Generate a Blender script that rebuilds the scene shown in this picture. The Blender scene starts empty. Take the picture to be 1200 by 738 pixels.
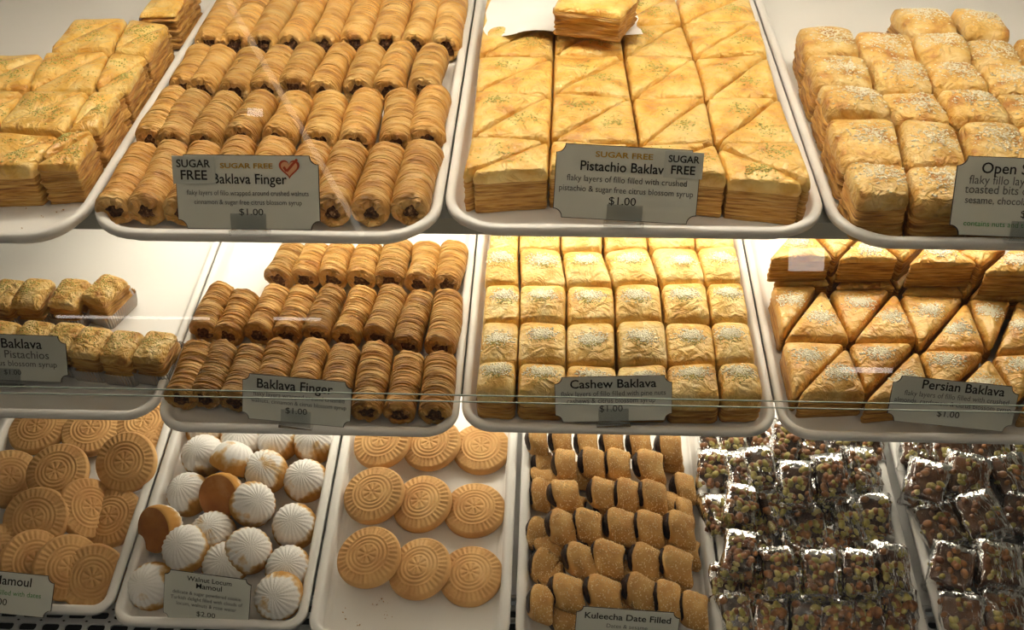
import bpy, math, random
import numpy as np
from mathutils import Matrix, Vector

random.seed(7)
rng = np.random.default_rng(7)
scene = bpy.context.scene
COL = scene.collection

# ------------------------------------------------------------------ camera
F = 1200.0
CAMZ = 1.62
ROLL = -0.016
VPX, VPY = 60.0, 1024.0
ny = Vector((VPX, VPY, -F)).normalized()
a_ = ROLL
b_ = (VPX + VPY * a_) / F
nx = Vector((1.0, a_, b_)); nx = (nx - ny * nx.dot(ny)).normalized()
nz = nx.cross(ny).normalized()
CAM = Vector((0, 0, CAMZ))
cam_d = bpy.data.cameras.new('camera')
cam_d.sensor_width = 36.0
cam_d.lens = F * 36.0 / 1200.0
cam_d.clip_start = 0.02
cam = bpy.data.objects.new('camera', cam_d)
COL.objects.link(cam)
R3 = Matrix((nx, ny, nz))          # rows: world axes in camera coordinates
mw = R3.to_4x4(); mw.translation = CAM
cam.matrix_world = mw
scene.camera = cam

# ------------------------------------------------------------------ world, exposure
world = bpy.data.worlds.new('world'); scene.world = world
world.use_nodes = True
world.node_tree.nodes['Background'].inputs[0].default_value = (1.0, 0.98, 0.86, 1)
world.node_tree.nodes['Background'].inputs[1].default_value = 0.05
scene.view_settings.view_transform = 'Standard'
scene.view_settings.look = 'None'
scene.view_settings.gamma = 1.0
scene.view_settings.use_curve_mapping = False
scene.view_settings.exposure = 0.0
scene.cycles.transparent_max_bounces = 24
LAMP = (1.0, 0.90, 0.73)
POWER = {'top': 34.0, 'mid': 23.0, 'bot': 22.0}

# ------------------------------------------------------------------ shelves as frames
def shelf_matrix(d, h, tilt, rim):
    m = Matrix.Translation((0, d, CAMZ - h)) @ Matrix.Rotation(math.radians(tilt), 4, 'X')
    return m @ Matrix.Translation((0, 0, -rim))
RIM = {'top': 0.018, 'mid': 0.016, 'bot': 0.028}
SM = {'top': shelf_matrix(0.753, 0.543, 0.0, RIM['top']),
      'mid': shelf_matrix(0.752, 0.803, 3.5, RIM['mid']),
      'bot': shelf_matrix(0.690, 1.070, 6.5, RIM['bot'])}
SMI = {k: m.inverted() for k, m in SM.items()}
def ray(px, py):
    return (R3 @ Vector((px - 600.0, 369.0 - py, -F)).normalized()) if False else Vector((
        nx.dot(Vector((px - 600.0, 369.0 - py, -F))),
        ny.dot(Vector((px - 600.0, 369.0 - py, -F))),
        nz.dot(Vector((px - 600.0, 369.0 - py, -F))))).normalized()
def P(sh, px, py, w=0.0):
    """pixel -> (u, v) on the plane at height w above a shelf's tray floor"""
    o = SMI[sh] @ CAM; d = SMI[sh].to_3x3() @ ray(px, py)
    t = (w - o.z) / d.z
    return (o.x + d.x * t, o.y + d.y * t)
def Z(x0, y0, s):
    return lambda x, y: (x0 + x * s, y0 + y * s)

# ------------------------------------------------------------------ materials
MATS = {}
def nodes_of(m):
    m.use_nodes = True
    nt = m.node_tree
    return nt, nt.nodes, nt.links
def add(nt, kind, **kw):
    n = nt.nodes.new(kind)
    for k, v in kw.items():
        if k.startswith('i_'):
            n.inputs[k[2:].replace('_', ' ')].default_value = v
        else:
            setattr(n, k, v)
    return n
def ramp(nt, stops):
    r = nt.nodes.new('ShaderNodeValToRGB')
    el = r.color_ramp.elements
    while len(el) < len(stops): el.new(0.5)
    for e, (p, c) in zip(el, stops):
        e.position = p; e.color = (*c, 1)
    return r
def mat(name, stops, scale=40, detail=4, rough=0.45, bump=0.0, bscale=200, stretch=(1, 1, 1),
        bstretch=(1, 1, 1), rnd=0.0, coat=0.0, spec=0.4, sss=0.0, dist=0.002, metal=0.0, blister=0.0, blscale=70):
    m = bpy.data.materials.new(name); nt, N, L = nodes_of(m)
    p = N['Principled BSDF']
    p.inputs['Roughness'].default_value = rough
    p.inputs['Metallic'].default_value = metal
    p.inputs['Specular IOR Level'].default_value = spec
    p.inputs['Coat Weight'].default_value = coat
    p.inputs['Coat Roughness'].default_value = 0.14
    if sss:
        p.inputs['Subsurface Weight'].default_value = sss
        p.inputs['Subsurface Radius'].default_value = (0.006, 0.003, 0.001)
    if len(stops) == 1:
        p.inputs['Base Color'].default_value = (*stops[0][1], 1)
    tc = add(nt, 'ShaderNodeTexCoord')
    if len(stops) > 1:
        mp = add(nt, 'ShaderNodeMapping'); mp.inputs['Scale'].default_value = stretch
        L.new(tc.outputs['Object'], mp.inputs['Vector'])
        oi = add(nt, 'ShaderNodeObjectInfo')
        off = add(nt, 'ShaderNodeVectorMath', operation='SCALE'); off.inputs[3].default_value = 7.0
        comb = add(nt, 'ShaderNodeCombineXYZ')
        L.new(oi.outputs['Random'], comb.inputs[0]); L.new(oi.outputs['Random'], comb.inputs[1])
        L.new(comb.outputs[0], off.inputs[0])
        ad = add(nt, 'ShaderNodeVectorMath', operation='ADD')
        L.new(mp.outputs[0], ad.inputs[0]); L.new(off.outputs[0], ad.inputs[1])
        nz_ = add(nt, 'ShaderNodeTexNoise'); nz_.inputs['Scale'].default_value = scale
        nz_.inputs['Detail'].default_value = detail
        L.new(ad.outputs[0], nz_.inputs['Vector'])
        r = ramp(nt, stops); L.new(nz_.outputs['Fac'], r.inputs[0])
        col = r.outputs[0]
        if rnd:
            mr = add(nt, 'ShaderNodeMapRange')
            mr.inputs['To Min'].default_value = 1 - rnd; mr.inputs['To Max'].default_value = 1 + rnd
            L.new(oi.outputs['Random'], mr.inputs['Value'])
            hv = add(nt, 'ShaderNodeHueSaturation'); L.new(col, hv.inputs['Color'])
            L.new(mr.outputs[0], hv.inputs['Value']); col = hv.outputs[0]
        L.new(col, p.inputs['Base Color'])
    if bump:
        mp2 = add(nt, 'ShaderNodeMapping'); mp2.inputs['Scale'].default_value = bstretch
        L.new(tc.outputs['Object'], mp2.inputs['Vector'])
        n2 = add(nt, 'ShaderNodeTexNoise'); n2.inputs['Scale'].default_value = bscale
        n2.inputs['Detail'].default_value = 4
        L.new(mp2.outputs[0], n2.inputs['Vector'])
        b = add(nt, 'ShaderNodeBump'); b.inputs['Strength'].default_value = bump
        b.inputs['Distance'].default_value = dist
        L.new(n2.outputs['Fac'], b.inputs['Height']); last = b
        if blister:
            n3 = add(nt, 'ShaderNodeTexNoise'); n3.inputs['Scale'].default_value = blscale
            n3.inputs['Detail'].default_value = 3; n3.inputs['Distortion'].default_value = 1.2
            L.new(mp2.outputs[0] if bstretch != (1, 1, 1) else ad.outputs[0], n3.inputs['Vector'])
            b3 = add(nt, 'ShaderNodeBump'); b3.inputs['Strength'].default_value = blister; b3.inputs['Distance'].default_value = 0.006
            L.new(n3.outputs['Fac'], b3.inputs['Height']); L.new(b.outputs[0], b3.inputs['Normal']); last = b3
        L.new(last.outputs[0], p.inputs['Normal'])
        L.new(last.outputs[0], p.inputs['Coat Normal'])
    MATS[name] = m
    return m
def emit(name, col, s):
    m = bpy.data.materials.new(name); nt, N, L = nodes_of(m)
    N.remove(N['Principled BSDF'])
    e = add(nt, 'ShaderNodeEmission'); e.inputs[0].default_value = (*col, 1); e.inputs[1].default_value = s
    L.new(e.outputs[0], N['Material Output'].inputs[0]); MATS[name] = m
    return m
def film(name, gloss_rough, base, haze, hazecol=(1, 1, 1), bump=0.0, bscale=60, tint=(1, 1, 1), bstretch=(1, 1, 1)):
    m = bpy.data.materials.new(name); nt, N, L = nodes_of(m)
    N.remove(N['Principled BSDF'])
    tr = add(nt, 'ShaderNodeBsdfTransparent'); tr.inputs[0].default_value = (*tint, 1)
    gl = add(nt, 'ShaderNodeBsdfGlossy'); gl.inputs['Roughness'].default_value = gloss_rough
    df = add(nt, 'ShaderNodeBsdfDiffuse'); df.inputs[0].default_value = (*hazecol, 1)
    fr = add(nt, 'ShaderNodeFresnel'); fr.inputs[0].default_value = 1.45
    ml = add(nt, 'ShaderNodeMath', operation='MULTIPLY'); ml.inputs[1].default_value = base
    L.new(fr.outputs[0], ml.inputs[0])
    m1 = add(nt, 'ShaderNodeMixShader'); m1.inputs[0].default_value = haze
    L.new(tr.outputs[0], m1.inputs[1]); L.new(df.outputs[0], m1.inputs[2])
    m2 = add(nt, 'ShaderNodeMixShader'); L.new(ml.outputs[0], m2.inputs[0])
    L.new(m1.outputs[0], m2.inputs[1]); L.new(gl.outputs[0], m2.inputs[2])
    if bump:
        tc = add(nt, 'ShaderNodeTexCoord')
        mp = add(nt, 'ShaderNodeMapping'); mp.inputs['Scale'].default_value = bstretch
        L.new(tc.outputs['Object'], mp.inputs['Vector'])
        n2 = add(nt, 'ShaderNodeTexNoise'); n2.inputs['Scale'].default_value = bscale
        n2.inputs['Detail'].default_value = 3
        L.new(mp.outputs[0], n2.inputs['Vector'])
        b = add(nt, 'ShaderNodeBump'); b.inputs['Strength'].default_value = bump
        b.inputs['Distance'].default_value = 0.004
        L.new(n2.outputs['Fac'], b.inputs['Height'])
        L.new(b.outputs[0], gl.inputs['Normal']); L.new(b.outputs[0], fr.inputs['Normal'])
    L.new(m2.outputs[0], N['Material Output'].inputs[0]); MATS[name] = m
    return m

mat('tray_white', [(0.3, (0.78, 0.76, 0.73)), (0.7, (0.84, 0.82, 0.79))], scale=6, rough=0.38, spec=0.5)
mat('shelf_grey', [(0.3, (0.42, 0.42, 0.38)), (0.7, (0.48, 0.48, 0.43))], scale=5, rough=0.4, spec=0.5)
mat('case_white', [(0.3, (0.74, 0.73, 0.71)), (0.7, (0.80, 0.79, 0.77))], scale=4, rough=0.5)
mat('grille_grey', [(0.3, (0.52, 0.52, 0.52)), (0.7, (0.6, 0.6, 0.6))], scale=9, rough=0.45)
mat('dark_duct', [(0.0, (0.012, 0.012, 0.013))], rough=0.9)
mat('room_dark', [(0.3, (0.05, 0.045, 0.04)), (0.7, (0.08, 0.07, 0.06))], scale=2, rough=0.8)
# pastry
mat('filo_roll', [(0.28, (0.40, 0.165, 0.035)), (0.46, (0.68, 0.36, 0.085)), (0.72, (0.84, 0.56, 0.21))], scale=60, detail=6,
    stretch=(0.5, 1.7, 0.5), rough=0.42, bump=1.0, bscale=190, bstretch=(0.16, 2.4, 0.16), rnd=0.16, coat=0.25, dist=0.006, blister=0.9, blscale=95, sss=0.06)
mat('filo_roll_dark', [(0.28, (0.34, 0.135, 0.028)), (0.46, (0.62, 0.31, 0.070)), (0.70, (0.80, 0.51, 0.18))], scale=60, detail=6,
    stretch=(0.5, 1.7, 0.5), rough=0.42, bump=1.0, bscale=190, bstretch=(0.16, 2.4, 0.16), rnd=0.2, coat=0.25, dist=0.006, blister=0.9, blscale=95, sss=0.06)
mat('filo_top', [(0.30, (0.58, 0.26, 0.040)), (0.46, (0.79, 0.46, 0.095)), (0.66, (0.90, 0.65, 0.23))], scale=38, detail=5,
    rough=0.36, bump=0.6, bscale=130, rnd=0.07, coat=0.45, blister=0.85, dist=0.003, sss=0.08)
mat('filo_top_pale', [(0.30, (0.64, 0.34, 0.07)), (0.46, (0.82, 0.52, 0.145)), (0.66, (0.91, 0.70, 0.31))], scale=38, detail=5,
    rough=0.42, bump=0.6, bscale=130, rnd=0.07, coat=0.25, blister=0.85, dist=0.003, sss=0.08)
mat('filo_top_flaky', [(0.30, (0.46, 0.19, 0.035)), (0.46, (0.73, 0.44, 0.115)), (0.66, (0.88, 0.66, 0.30))], scale=50, detail=6,
    rough=0.42, bump=0.8, bscale=150, rnd=0.1, coat=0.25, blister=1.0, blscale=85, dist=0.003, sss=0.08)
mat('filo_top_amber', [(0.30, (0.56, 0.23, 0.035)), (0.46, (0.77, 0.42, 0.090)), (0.66, (0.88, 0.59, 0.20))], scale=38, detail=5,
    rough=0.36, bump=0.6, bscale=130, rnd=0.09, coat=0.45, blister=0.8, dist=0.003, sss=0.08)
mat('filo_layers', [(0.3, (0.26, 0.095, 0.016)), (0.48, (0.58, 0.28, 0.055)), (0.70, (0.78, 0.49, 0.14))], scale=75, detail=5,
    stretch=(0.5, 0.5, 7.0), rough=0.45, bump=1.0, bscale=70, bstretch=(0.5, 0.5, 8), rnd=0.1, coat=0.2, dist=0.004)
mat('walnut_filling', [(0.35, (0.04, 0.014, 0.006)), (0.58, (0.17, 0.07, 0.026)), (0.70, (0.55, 0.34, 0.15))], scale=330, detail=3,
    rough=0.6, bump=0.8, bscale=300)
mat('pistachio_green', [(0.35, (0.38, 0.34, 0.06)), (0.65, (0.66, 0.58, 0.20))], scale=400, rough=0.6)
mat('nut_powder', [(0.35, (0.92, 0.84, 0.60)), (0.65, (0.98, 0.94, 0.79))], scale=300, rough=0.8)
mat('sesame', [(0.35, (0.90, 0.78, 0.52)), (0.65, (0.97, 0.92, 0.77))], scale=200, rough=0.45)
mat('sesame_toasted', [(0.35, (0.72, 0.50, 0.22)), (0.65, (0.92, 0.74, 0.42))], scale=200, rough=0.5)
mat('cookie_dough', [(0.3, (0.55, 0.29, 0.105)), (0.6, (0.72, 0.43, 0.17)), (0.8, (0.80, 0.53, 0.25))], scale=28, detail=6,
    rough=0.68, bump=0.35, bscale=500, rnd=0.07, spec=0.25, dist=0.001)
mat('date_dough', [(0.3, (0.50, 0.25, 0.075)), (0.6, (0.66, 0.38, 0.125)), (0.8, (0.78, 0.53, 0.22))], scale=45, detail=6,
    rough=0.6, bump=0.5, bscale=420, rnd=0.09, spec=0.3, dist=0.0015)
mat('date_paste', [(0.35, (0.009, 0.004, 0.003)), (0.7, (0.035, 0.013, 0.008))], scale=200, rough=0.42, bump=0.6, bscale=260)
mat('baked_base', [(0.3, (0.30, 0.095, 0.018)), (0.6, (0.47, 0.17, 0.035)), (0.85, (0.66, 0.36, 0.13))], scale=30, rough=0.45, coat=0.3, rnd=0.1)
mat('nut_brown', [(0.35, (0.15, 0.045, 0.015)), (0.7, (0.44, 0.20, 0.07))], scale=70, rough=0.4, coat=0.3, rnd=0.15)
mat('nut_pistachio', [(0.3, (0.24, 0.20, 0.04)), (0.5, (0.42, 0.35, 0.09)), (0.75, (0.64, 0.53, 0.24))], scale=90, rough=0.4, coat=0.3, rnd=0.15)
mat('nougat_dark', [(0.35, (0.02, 0.007, 0.004)), (0.7, (0.08, 0.028, 0.012))], scale=60, rough=0.35, coat=0.4, rnd=0.2)
mat('caramel_brown', [(0.35, (0.06, 0.018, 0.006)), (0.7, (0.20, 0.075, 0.024))], scale=40, rough=0.35, coat=0.4, rnd=0.25)
mat('paper_white', [(0.3, (0.80, 0.78, 0.76)), (0.7, (0.86, 0.84, 0.82))], scale=20, rough=0.75, bump=0.2, bscale=60)
mat('card_stock', [(0.3, (0.66, 0.67, 0.60)), (0.7, (0.71, 0.72, 0.65))], scale=8, rough=0.5)
mat('card_edge', [(0, (0.03, 0.025, 0.02))], rough=0.6)
mat('ink_black', [(0, (0.012, 0.011, 0.011))], rough=0.5)
mat('ink_grey', [(0, (0.10, 0.10, 0.095))], rough=0.5)
mat('ink_gold', [(0, (0.52, 0.30, 0.035))], rough=0.45)
mat('ink_green', [(0, (0.05, 0.30, 0.06))], rough=0.5)
mat('ink_red', [(0, (0.50, 0.075, 0.03))], rough=0.45)
mat('ink_peach', [(0, (0.80, 0.42, 0.22))], rough=0.45)
mat('sticker_clear', [(0, (0.56, 0.58, 0.53))], rough=0.28)
mat('crumb_brown', [(0.3, (0.30, 0.14, 0.04)), (0.7, (0.55, 0.32, 0.12))], scale=200, rough=0.6)
mat('glass_edge', [(0, (0.34, 0.40, 0.34))], rough=0.4, spec=0.3)
film('clear_plastic', 0.08, 0.9, 0.10, (0.8, 0.85, 0.78))
film('cup_plastic', 0.15, 1.0, 0.32, (0.95, 0.95, 0.95))
film('cellophane', 0.06, 1.7, 0.006, (1, 1, 1), bump=1.0, bscale=85, bstretch=(1.6, 0.7, 1))
film('front_glass', 0.0, 1.0, 0.0, tint=(0.985, 0.995, 0.985))
emit('tube_top', LAMP, POWER['top'])
emit('tube_mid', LAMP, POWER['mid'])
emit('tube_bot', LAMP, POWER['bot'])
emit('reflection_emitter', (1.0, 0.97, 0.9), 10.0)  # glow of the added emitters that only show as reflections in the glass
emit('reflection_emitter_dim', (1.0, 0.95, 0.78), 3.5)

def powder_mat():
    m = bpy.data.materials.new('powdered_dough'); nt, N, L = nodes_of(m)
    p = N['Principled BSDF']; p.inputs['Roughness'].default_value = 0.8
    p.inputs['Specular IOR Level'].default_value = 0.15
    tc = add(nt, 'ShaderNodeTexCoord'); sep = add(nt, 'ShaderNodeSeparateXYZ')
    L.new(tc.outputs['Object'], sep.inputs[0])
    oi = add(nt, 'ShaderNodeObjectInfo')
    sc = add(nt, 'ShaderNodeVectorMath', operation='ADD')
    cb = add(nt, 'ShaderNodeCombineXYZ')
    L.new(oi.outputs['Random'], cb.inputs[0]); L.new(oi.outputs['Random'], cb.inputs[2])
    L.new(tc.outputs['Object'], sc.inputs[0]); L.new(cb.outputs[0], sc.inputs[1])
    n1 = add(nt, 'ShaderNodeTexNoise'); n1.inputs['Scale'].default_value = 42; n1.inputs['Detail'].default_value = 6
    L.new(sc.outputs[0], n1.inputs['Vector'])
    mr = add(nt, 'ShaderNodeMapRange'); mr.inputs['From Min'].default_value = 0.004; mr.inputs['From Max'].default_value = 0.026
    mr.inputs['To Min'].default_value = -0.30; mr.inputs['To Max'].default_value = 0.17
    L.new(sep.outputs[2], mr.inputs['Value'])
    s = add(nt, 'ShaderNodeMath', operation='ADD'); L.new(n1.outputs['Fac'], s.inputs[0]); L.new(mr.outputs[0], s.inputs[1])
    r = ramp(nt, [(0.36, (0.54, 0.28, 0.075)), (0.46, (0.72, 0.52, 0.28)), (0.55, (0.90, 0.88, 0.85))])
    L.new(s.outputs[0], r.inputs[0]); L.new(r.outputs[0], p.inputs['Base Color'])
    n2 = add(nt, 'ShaderNodeTexNoise'); n2.inputs['Scale'].default_value = 500
    b = add(nt, 'ShaderNodeBump'); b.inputs['Strength'].default_value = 0.4; b.inputs['Distance'].default_value = 0.001
    L.new(tc.outputs['Object'], n2.inputs['Vector']); L.new(n2.outputs['Fac'], b.inputs['Height']); L.new(b.outputs[0], p.inputs['Normal'])
    MATS['powdered_dough'] = m
powder_mat()

# ------------------------------------------------------------------ mesh helpers
def new_mesh(name, v, f, m, smooth=True, sharp_angle=None):
    me = bpy.data.meshes.new(name)
    me.from_pydata([tuple(map(float, p)) for p in v], [], [tuple(map(int, q)) for q in f])
    if smooth:
        me.polygons.foreach_set('use_smooth', [True] * len(me.polygons))
    me.materials.append(MATS[m])
    me.update()
    return me
def obj(name, me, parent=None, M=None, kind=None, label=None):
    o = bpy.data.objects.new(name, me); COL.objects.link(o)
    if parent is not None: o.parent = parent
    if M is not None: o.matrix_basis = M
    if kind: o['kind'] = kind
    if label: o['label'] = label
    return o
def thing(name, label, cat, M=None, group=None):
    o = bpy.data.objects.new(name, None); COL.objects.link(o)
    o.empty_display_size = 0.01
    if M is not None: o.matrix_basis = M
    return tag(o, label, cat, group)
def tag(o, label, cat, group=None):
    o['label'] = label; o['category'] = cat
    if group: o['group'] = group
    return o
def struct(name, me, M=None, label=None):
    o = obj(name, me, None, M); o['kind'] = 'structure'
    if label: o['label'] = label
    return o
class MB:
    def __init__(s): s.v = []; s.f = []
    def add(s, v, f):
        b = len(s.v); s.v += [tuple(p) for p in v]; s.f += [tuple(i + b for i in q) for q in f]
    def box(s, x0, x1, y0, y1, z0, z1):
        s.add([(x0, y0, z0), (x1, y0, z0), (x1, y1, z0), (x0, y1, z0), (x0, y0, z1), (x1, y0, z1), (x1, y1, z1), (x0, y1, z1)],
              [(3, 2, 1, 0), (4, 5, 6, 7), (0, 1, 5, 4), (1, 2, 6, 5), (2, 3, 7, 6), (3, 0, 4, 7)])
    def mesh(s, name, m, smooth=False): return new_mesh(name, s.v, s.f, m, smooth)
def loft(rings, close_start=False, close_end=False, closed=True):
    """rings: list of equally long point lists"""
    n = len(rings[0]); v = [p for r in rings for p in r]; f = []
    for i in range(len(rings) - 1):
        for j in range(n if closed else n - 1):
            k = (j + 1) % n
            f.append((i * n + j, i * n + k, (i + 1) * n + k, (i + 1) * n + j))
    if close_start: f.append(tuple(reversed(range(n))))
    if close_end: f.append(tuple(range((len(rings) - 1) * n, len(rings) * n)))
    return v, f
class Wob:
    """smooth random function of the plane"""
    def __init__(s, seed, freq, n=7):
        g = np.random.default_rng(seed); ang = g.uniform(0, 6.28, n); k = freq * g.uniform(0.4, 1.5, n)
        s.kx, s.ky, s.ph, s.n = k * np.cos(ang), k * np.sin(ang), g.uniform(0, 6.28, n), n
    def __call__(s, x, y):
        return sum(math.sin(a * x + b * y + c) for a, b, c in zip(s.kx, s.ky, s.ph)) / math.sqrt(s.n)
OCT_F = [(0, 2, 4), (2, 1, 4), (1, 3, 4), (3, 0, 4), (2, 0, 5), (1, 2, 5), (3, 1, 5), (0, 3, 5)]
def bit(mb, c, sx, sy, sz, g, flat=False):
    """a small crumb or seed: a stretched octahedron"""
    if flat:
        R = Matrix.Rotation(g.uniform(0, 6.28), 3, 'Z') @ Matrix.Rotation(g.uniform(-.35, .35), 3, 'X')
    else:
        R = Matrix.Rotation(g.uniform(0, 6.28), 3, 'Z') @ Matrix.Rotation(g.uniform(0, 3.1), 3, 'X')
    pts = [(sx, 0, 0), (-sx, 0, 0), (0, sy, 0), (0, -sy, 0), (0, 0, sz), (0, 0, -sz)]
    C = Vector(c)
    mb.add([C + R @ Vector(p) for p in pts], OCT_F)
def ellipsoid(mb, c, sx, sy, sz, R, nu=8, nv=5):
    rings = []; C = Vector(c)
    v = [C + R @ Vector((0, 0, -sz))]; f = []
    for i in range(1, nv):
        t = math.pi * i / nv
        for j in range(nu):
            p = 2 * math.pi * j / nu
            v.append(C + R @ Vector((sx * math.sin(t) * math.cos(p), sy * math.sin(t) * math.sin(p), -sz * math.cos(t))))
    v.append(C + R @ Vector((0, 0, sz)))
    for j in range(nu): f.append((0, 1 + (j + 1) % nu, 1 + j))
    for i in range(nv - 2):
        for j in range(nu):
            a = 1 + i * nu + j; b = 1 + i * nu + (j + 1) % nu
            f.append((a, b, b + nu, a + nu))
    l = len(v) - 1; b0 = 1 + (nv - 2) * nu
    for j in range(nu): f.append((b0 + j, b0 + (j + 1) % nu, l))
    mb.add(v, f)

ORD = ['first', 'second', 'third', 'fourth', 'fifth', 'sixth', 'seventh', 'eighth', 'ninth', 'tenth']
ROWS = ['front row', 'second row from front', 'third row from front', 'fourth row from front', 'fifth row from front', 'sixth row from front', 'seventh row from front']

# ------------------------------------------------------------------ trays
def rrect(x0, x1, y0, y1, r, k=8):
    pts = []
    for cx, cy, a0 in ((x1 - r, y0 + r, -90), (x1 - r, y1 - r, 0), (x0 + r, y1 - r, 90), (x0 + r, y0 + r, 180)):
        for i in range(k + 1):
            a = math.radians(a0 + 90 * i / k)
            pts.append((cx + r * math.cos(a), cy + r * math.sin(a)))
    return pts
def tray(sh, u0, u1, v0, length, r, label, name='serving_tray', lip=0.008, slope=0.007, rot=0.0):
    H = RIM[sh]; v1 = v0 + length
    cx, cy = (u0 + u1) / 2, v0
    x0, x1 = u0 - cx, u1 - cx
    def ring(ins, z):
        return [(x, y, z) for x, y in rrect(x0 + ins, x1 - ins, ins, length - ins, max(r - ins, 0.004))]
    w = lip
    rings = [ring(lip + slope + 0.004, 0.0), ring(lip + slope, 0.001), ring(lip + slope - 0.003, 0.004), ring(lip + 0.002, H - 0.003),
             ring(lip, H - 0.0006), ring(lip - 0.002, H), ring(0.0025, H), ring(0.0006, H - 0.0012), ring(0.0, H - 0.0035),
             ring(0.0004, H - 0.008), ring(0.0016, H - 0.008), ring(lip - 0.001, H - 0.004), ring(lip + slope, -0.002), ]
    v, f = loft(rings, close_start=True, close_end=False)
    n = len(rings[0])
    f[-1] = tuple(range(n))                      # floor faces up
    f.append(tuple(reversed(range((len(rings) - 1) * n, len(rings) * n))))
    # loft was built inside-out for the floor: orient outwards
    f = [tuple(reversed(q)) if i < len(f) - 2 else q for i, q in enumerate(f)]
    me = new_mesh(name, v, f, 'tray_white')
    for p in me.polygons:
        if len(p.vertices) > 4: p.use_smooth = False
    o = obj(name, me, None, SM[sh] @ Matrix.Translation((cx, cy, 0)) @ Matrix.Rotation(rot, 4, 'Z'))
    tag(o, label, 'tray', 'serving trays in the case')
    return o
H0 = RIM['top']; H1 = RIM['mid']; H2 = RIM['bot']
def uu(sh, px, py): return P(sh, px, py, RIM[sh])[0]
def vv(sh, px, py): return P(sh, px, py, RIM[sh])[1]
def uline(sh, px, py, pyref=None):  # u does not depend on v for lines to the vanishing point
    return uu(sh, px, py)
t1r = uu('top', 206, 88) - 0.006; t2r = uu('top', 524, 207); t3r = uu('top', 956, 207)
TT = [(t1r - 0.37, t1r, vv('top', 60, 277)), (t1r + 0.003, t2r - 0.001, vv('top', 310, 275)),
      (t2r + 0.001, t3r - 0.001, vv('top', 745, 269)), (t3r + 0.001, t3r + 0.42, vv('top', 1110, 283))]
m1r = uu('mid', 184, 478); m2r = uu('mid', 539, 480); m3r = uu('mid', 910, 480)
TMd = [(m1r - 0.36, m1r - 0.001, vv('mid', 85, 486)), (m1r + 0.001, m2r - 0.001, vv('mid', 360, 504)),
       (m2r + 0.001, m3r - 0.001, vv('mid', 730, 504)), (m3r + 0.001, m3r + 0.39, vv('mid', 1070, 513))]
TB = [(uu('bot', 160, 620) - 0.245, uu('bot', 160, 620), vv('bot', 60, 717)),
      (uu('bot', 163, 620), uu('bot', 378, 620), vv('bot', 245, 734)),
      (uu('bot', 381, 620), uu('bot', 602, 620), vv('bot', 480, 750)),
      (uu('bot', 608, 620), uu('bot', 835, 620), vv('bot', 720, 760)),
      (uu('bot', 838, 620), uu('bot', 1058, 620), vv('bot', 950, 765)),
      (uu('bot', 1070, 620), uu('bot', 1070, 620) + 0.245, vv('bot', 1180, 768))]
print('trays', [[round(x, 3) for x in t] for t in TT + TMd + TB])
for t, lb in zip(TT, ['white rounded tray with pistachio baklava, leftmost on the top shelf',
                      'white rounded tray under the sugar-free baklava fingers on the top shelf',
                      'white rounded tray under the sugar-free pistachio baklava on the top shelf',
                      'white rounded tray under the sesame baklava, rightmost on the top shelf']):
    tray('top', *t, 0.62, 0.055, lb)
for t, lb in zip(TMd, ['mostly empty white tray with baklava in paper cups, leftmost on middle shelf',
                       'white tray under the baklava fingers on the middle shelf',
                       'white tray under the cashew baklava on the middle shelf',
                       'white tray under the Persian baklava triangles, rightmost on middle shelf']):
    tray('mid', *t, 0.60, 0.036, lb)
for t, lb in zip(TB, ['white bottom tray piled with stamped cookies, at the left end',
                      'white bottom tray holding the sugar-powdered mamoul',
                      'white bottom tray with nine stamped cookies in three rows',
                      'white bottom tray filled with date-filled cookie slices',
                      'white bottom tray filled with wrapped nut bars full of pistachios',
                      'white bottom tray with brown wrapped sweets at the right end']):
    tray('bot', *t, 0.56, 0.026, lb, lip=0.010, slope=0.008)

# ------------------------------------------------------------------ the case
XL, XR = -1.02, 1.14
def slab(name, sh, v0, v1, w0, w1, label, cat):
    b = MB(); b.box(XL + 0.01, XR - 0.01, v0, v1, w0, w1)
    o = obj(name, b.mesh(name, 'shelf_grey'), None, SM[sh])
    return tag(o, label, cat)
slab('display_shelf', 'top', 0.048, 0.64, -0.021, -0.0025, 'grey shelf plate carrying the top row of trays', 'shelf')
slab('display_shelf', 'mid', 0.075, 0.66, -0.017, -0.0025, 'grey shelf plate carrying the middle row of trays', 'shelf')
YB = 1.46
b = MB(); b.box(XL, XR, YB, YB + 0.02, 0.40, 1.50); struct('wall_back', b.mesh('wall_back', 'case_white'))
b = MB(); b.box(XL - 0.02, XL, 0.56, YB + 0.02, 0.40, 1.50); struct('wall_left', b.mesh('wall_left', 'case_white'))
b = MB(); b.box(XR, XR + 0.02, 0.56, YB + 0.02, 0.40, 1.50); struct('wall_right', b.mesh('wall_right', 'case_white'))
b = MB(); b.box(XL, XR, 0.87, YB, 1.505, 1.52); struct('ceiling', b.mesh('case_roof', 'case_white'))
b = MB(); b.box(XL, XR, 0.052, 0.80, -0.02, -0.0025); o = struct('floor', b.mesh('case_deck', 'case_white'), SM['bot'])
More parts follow.
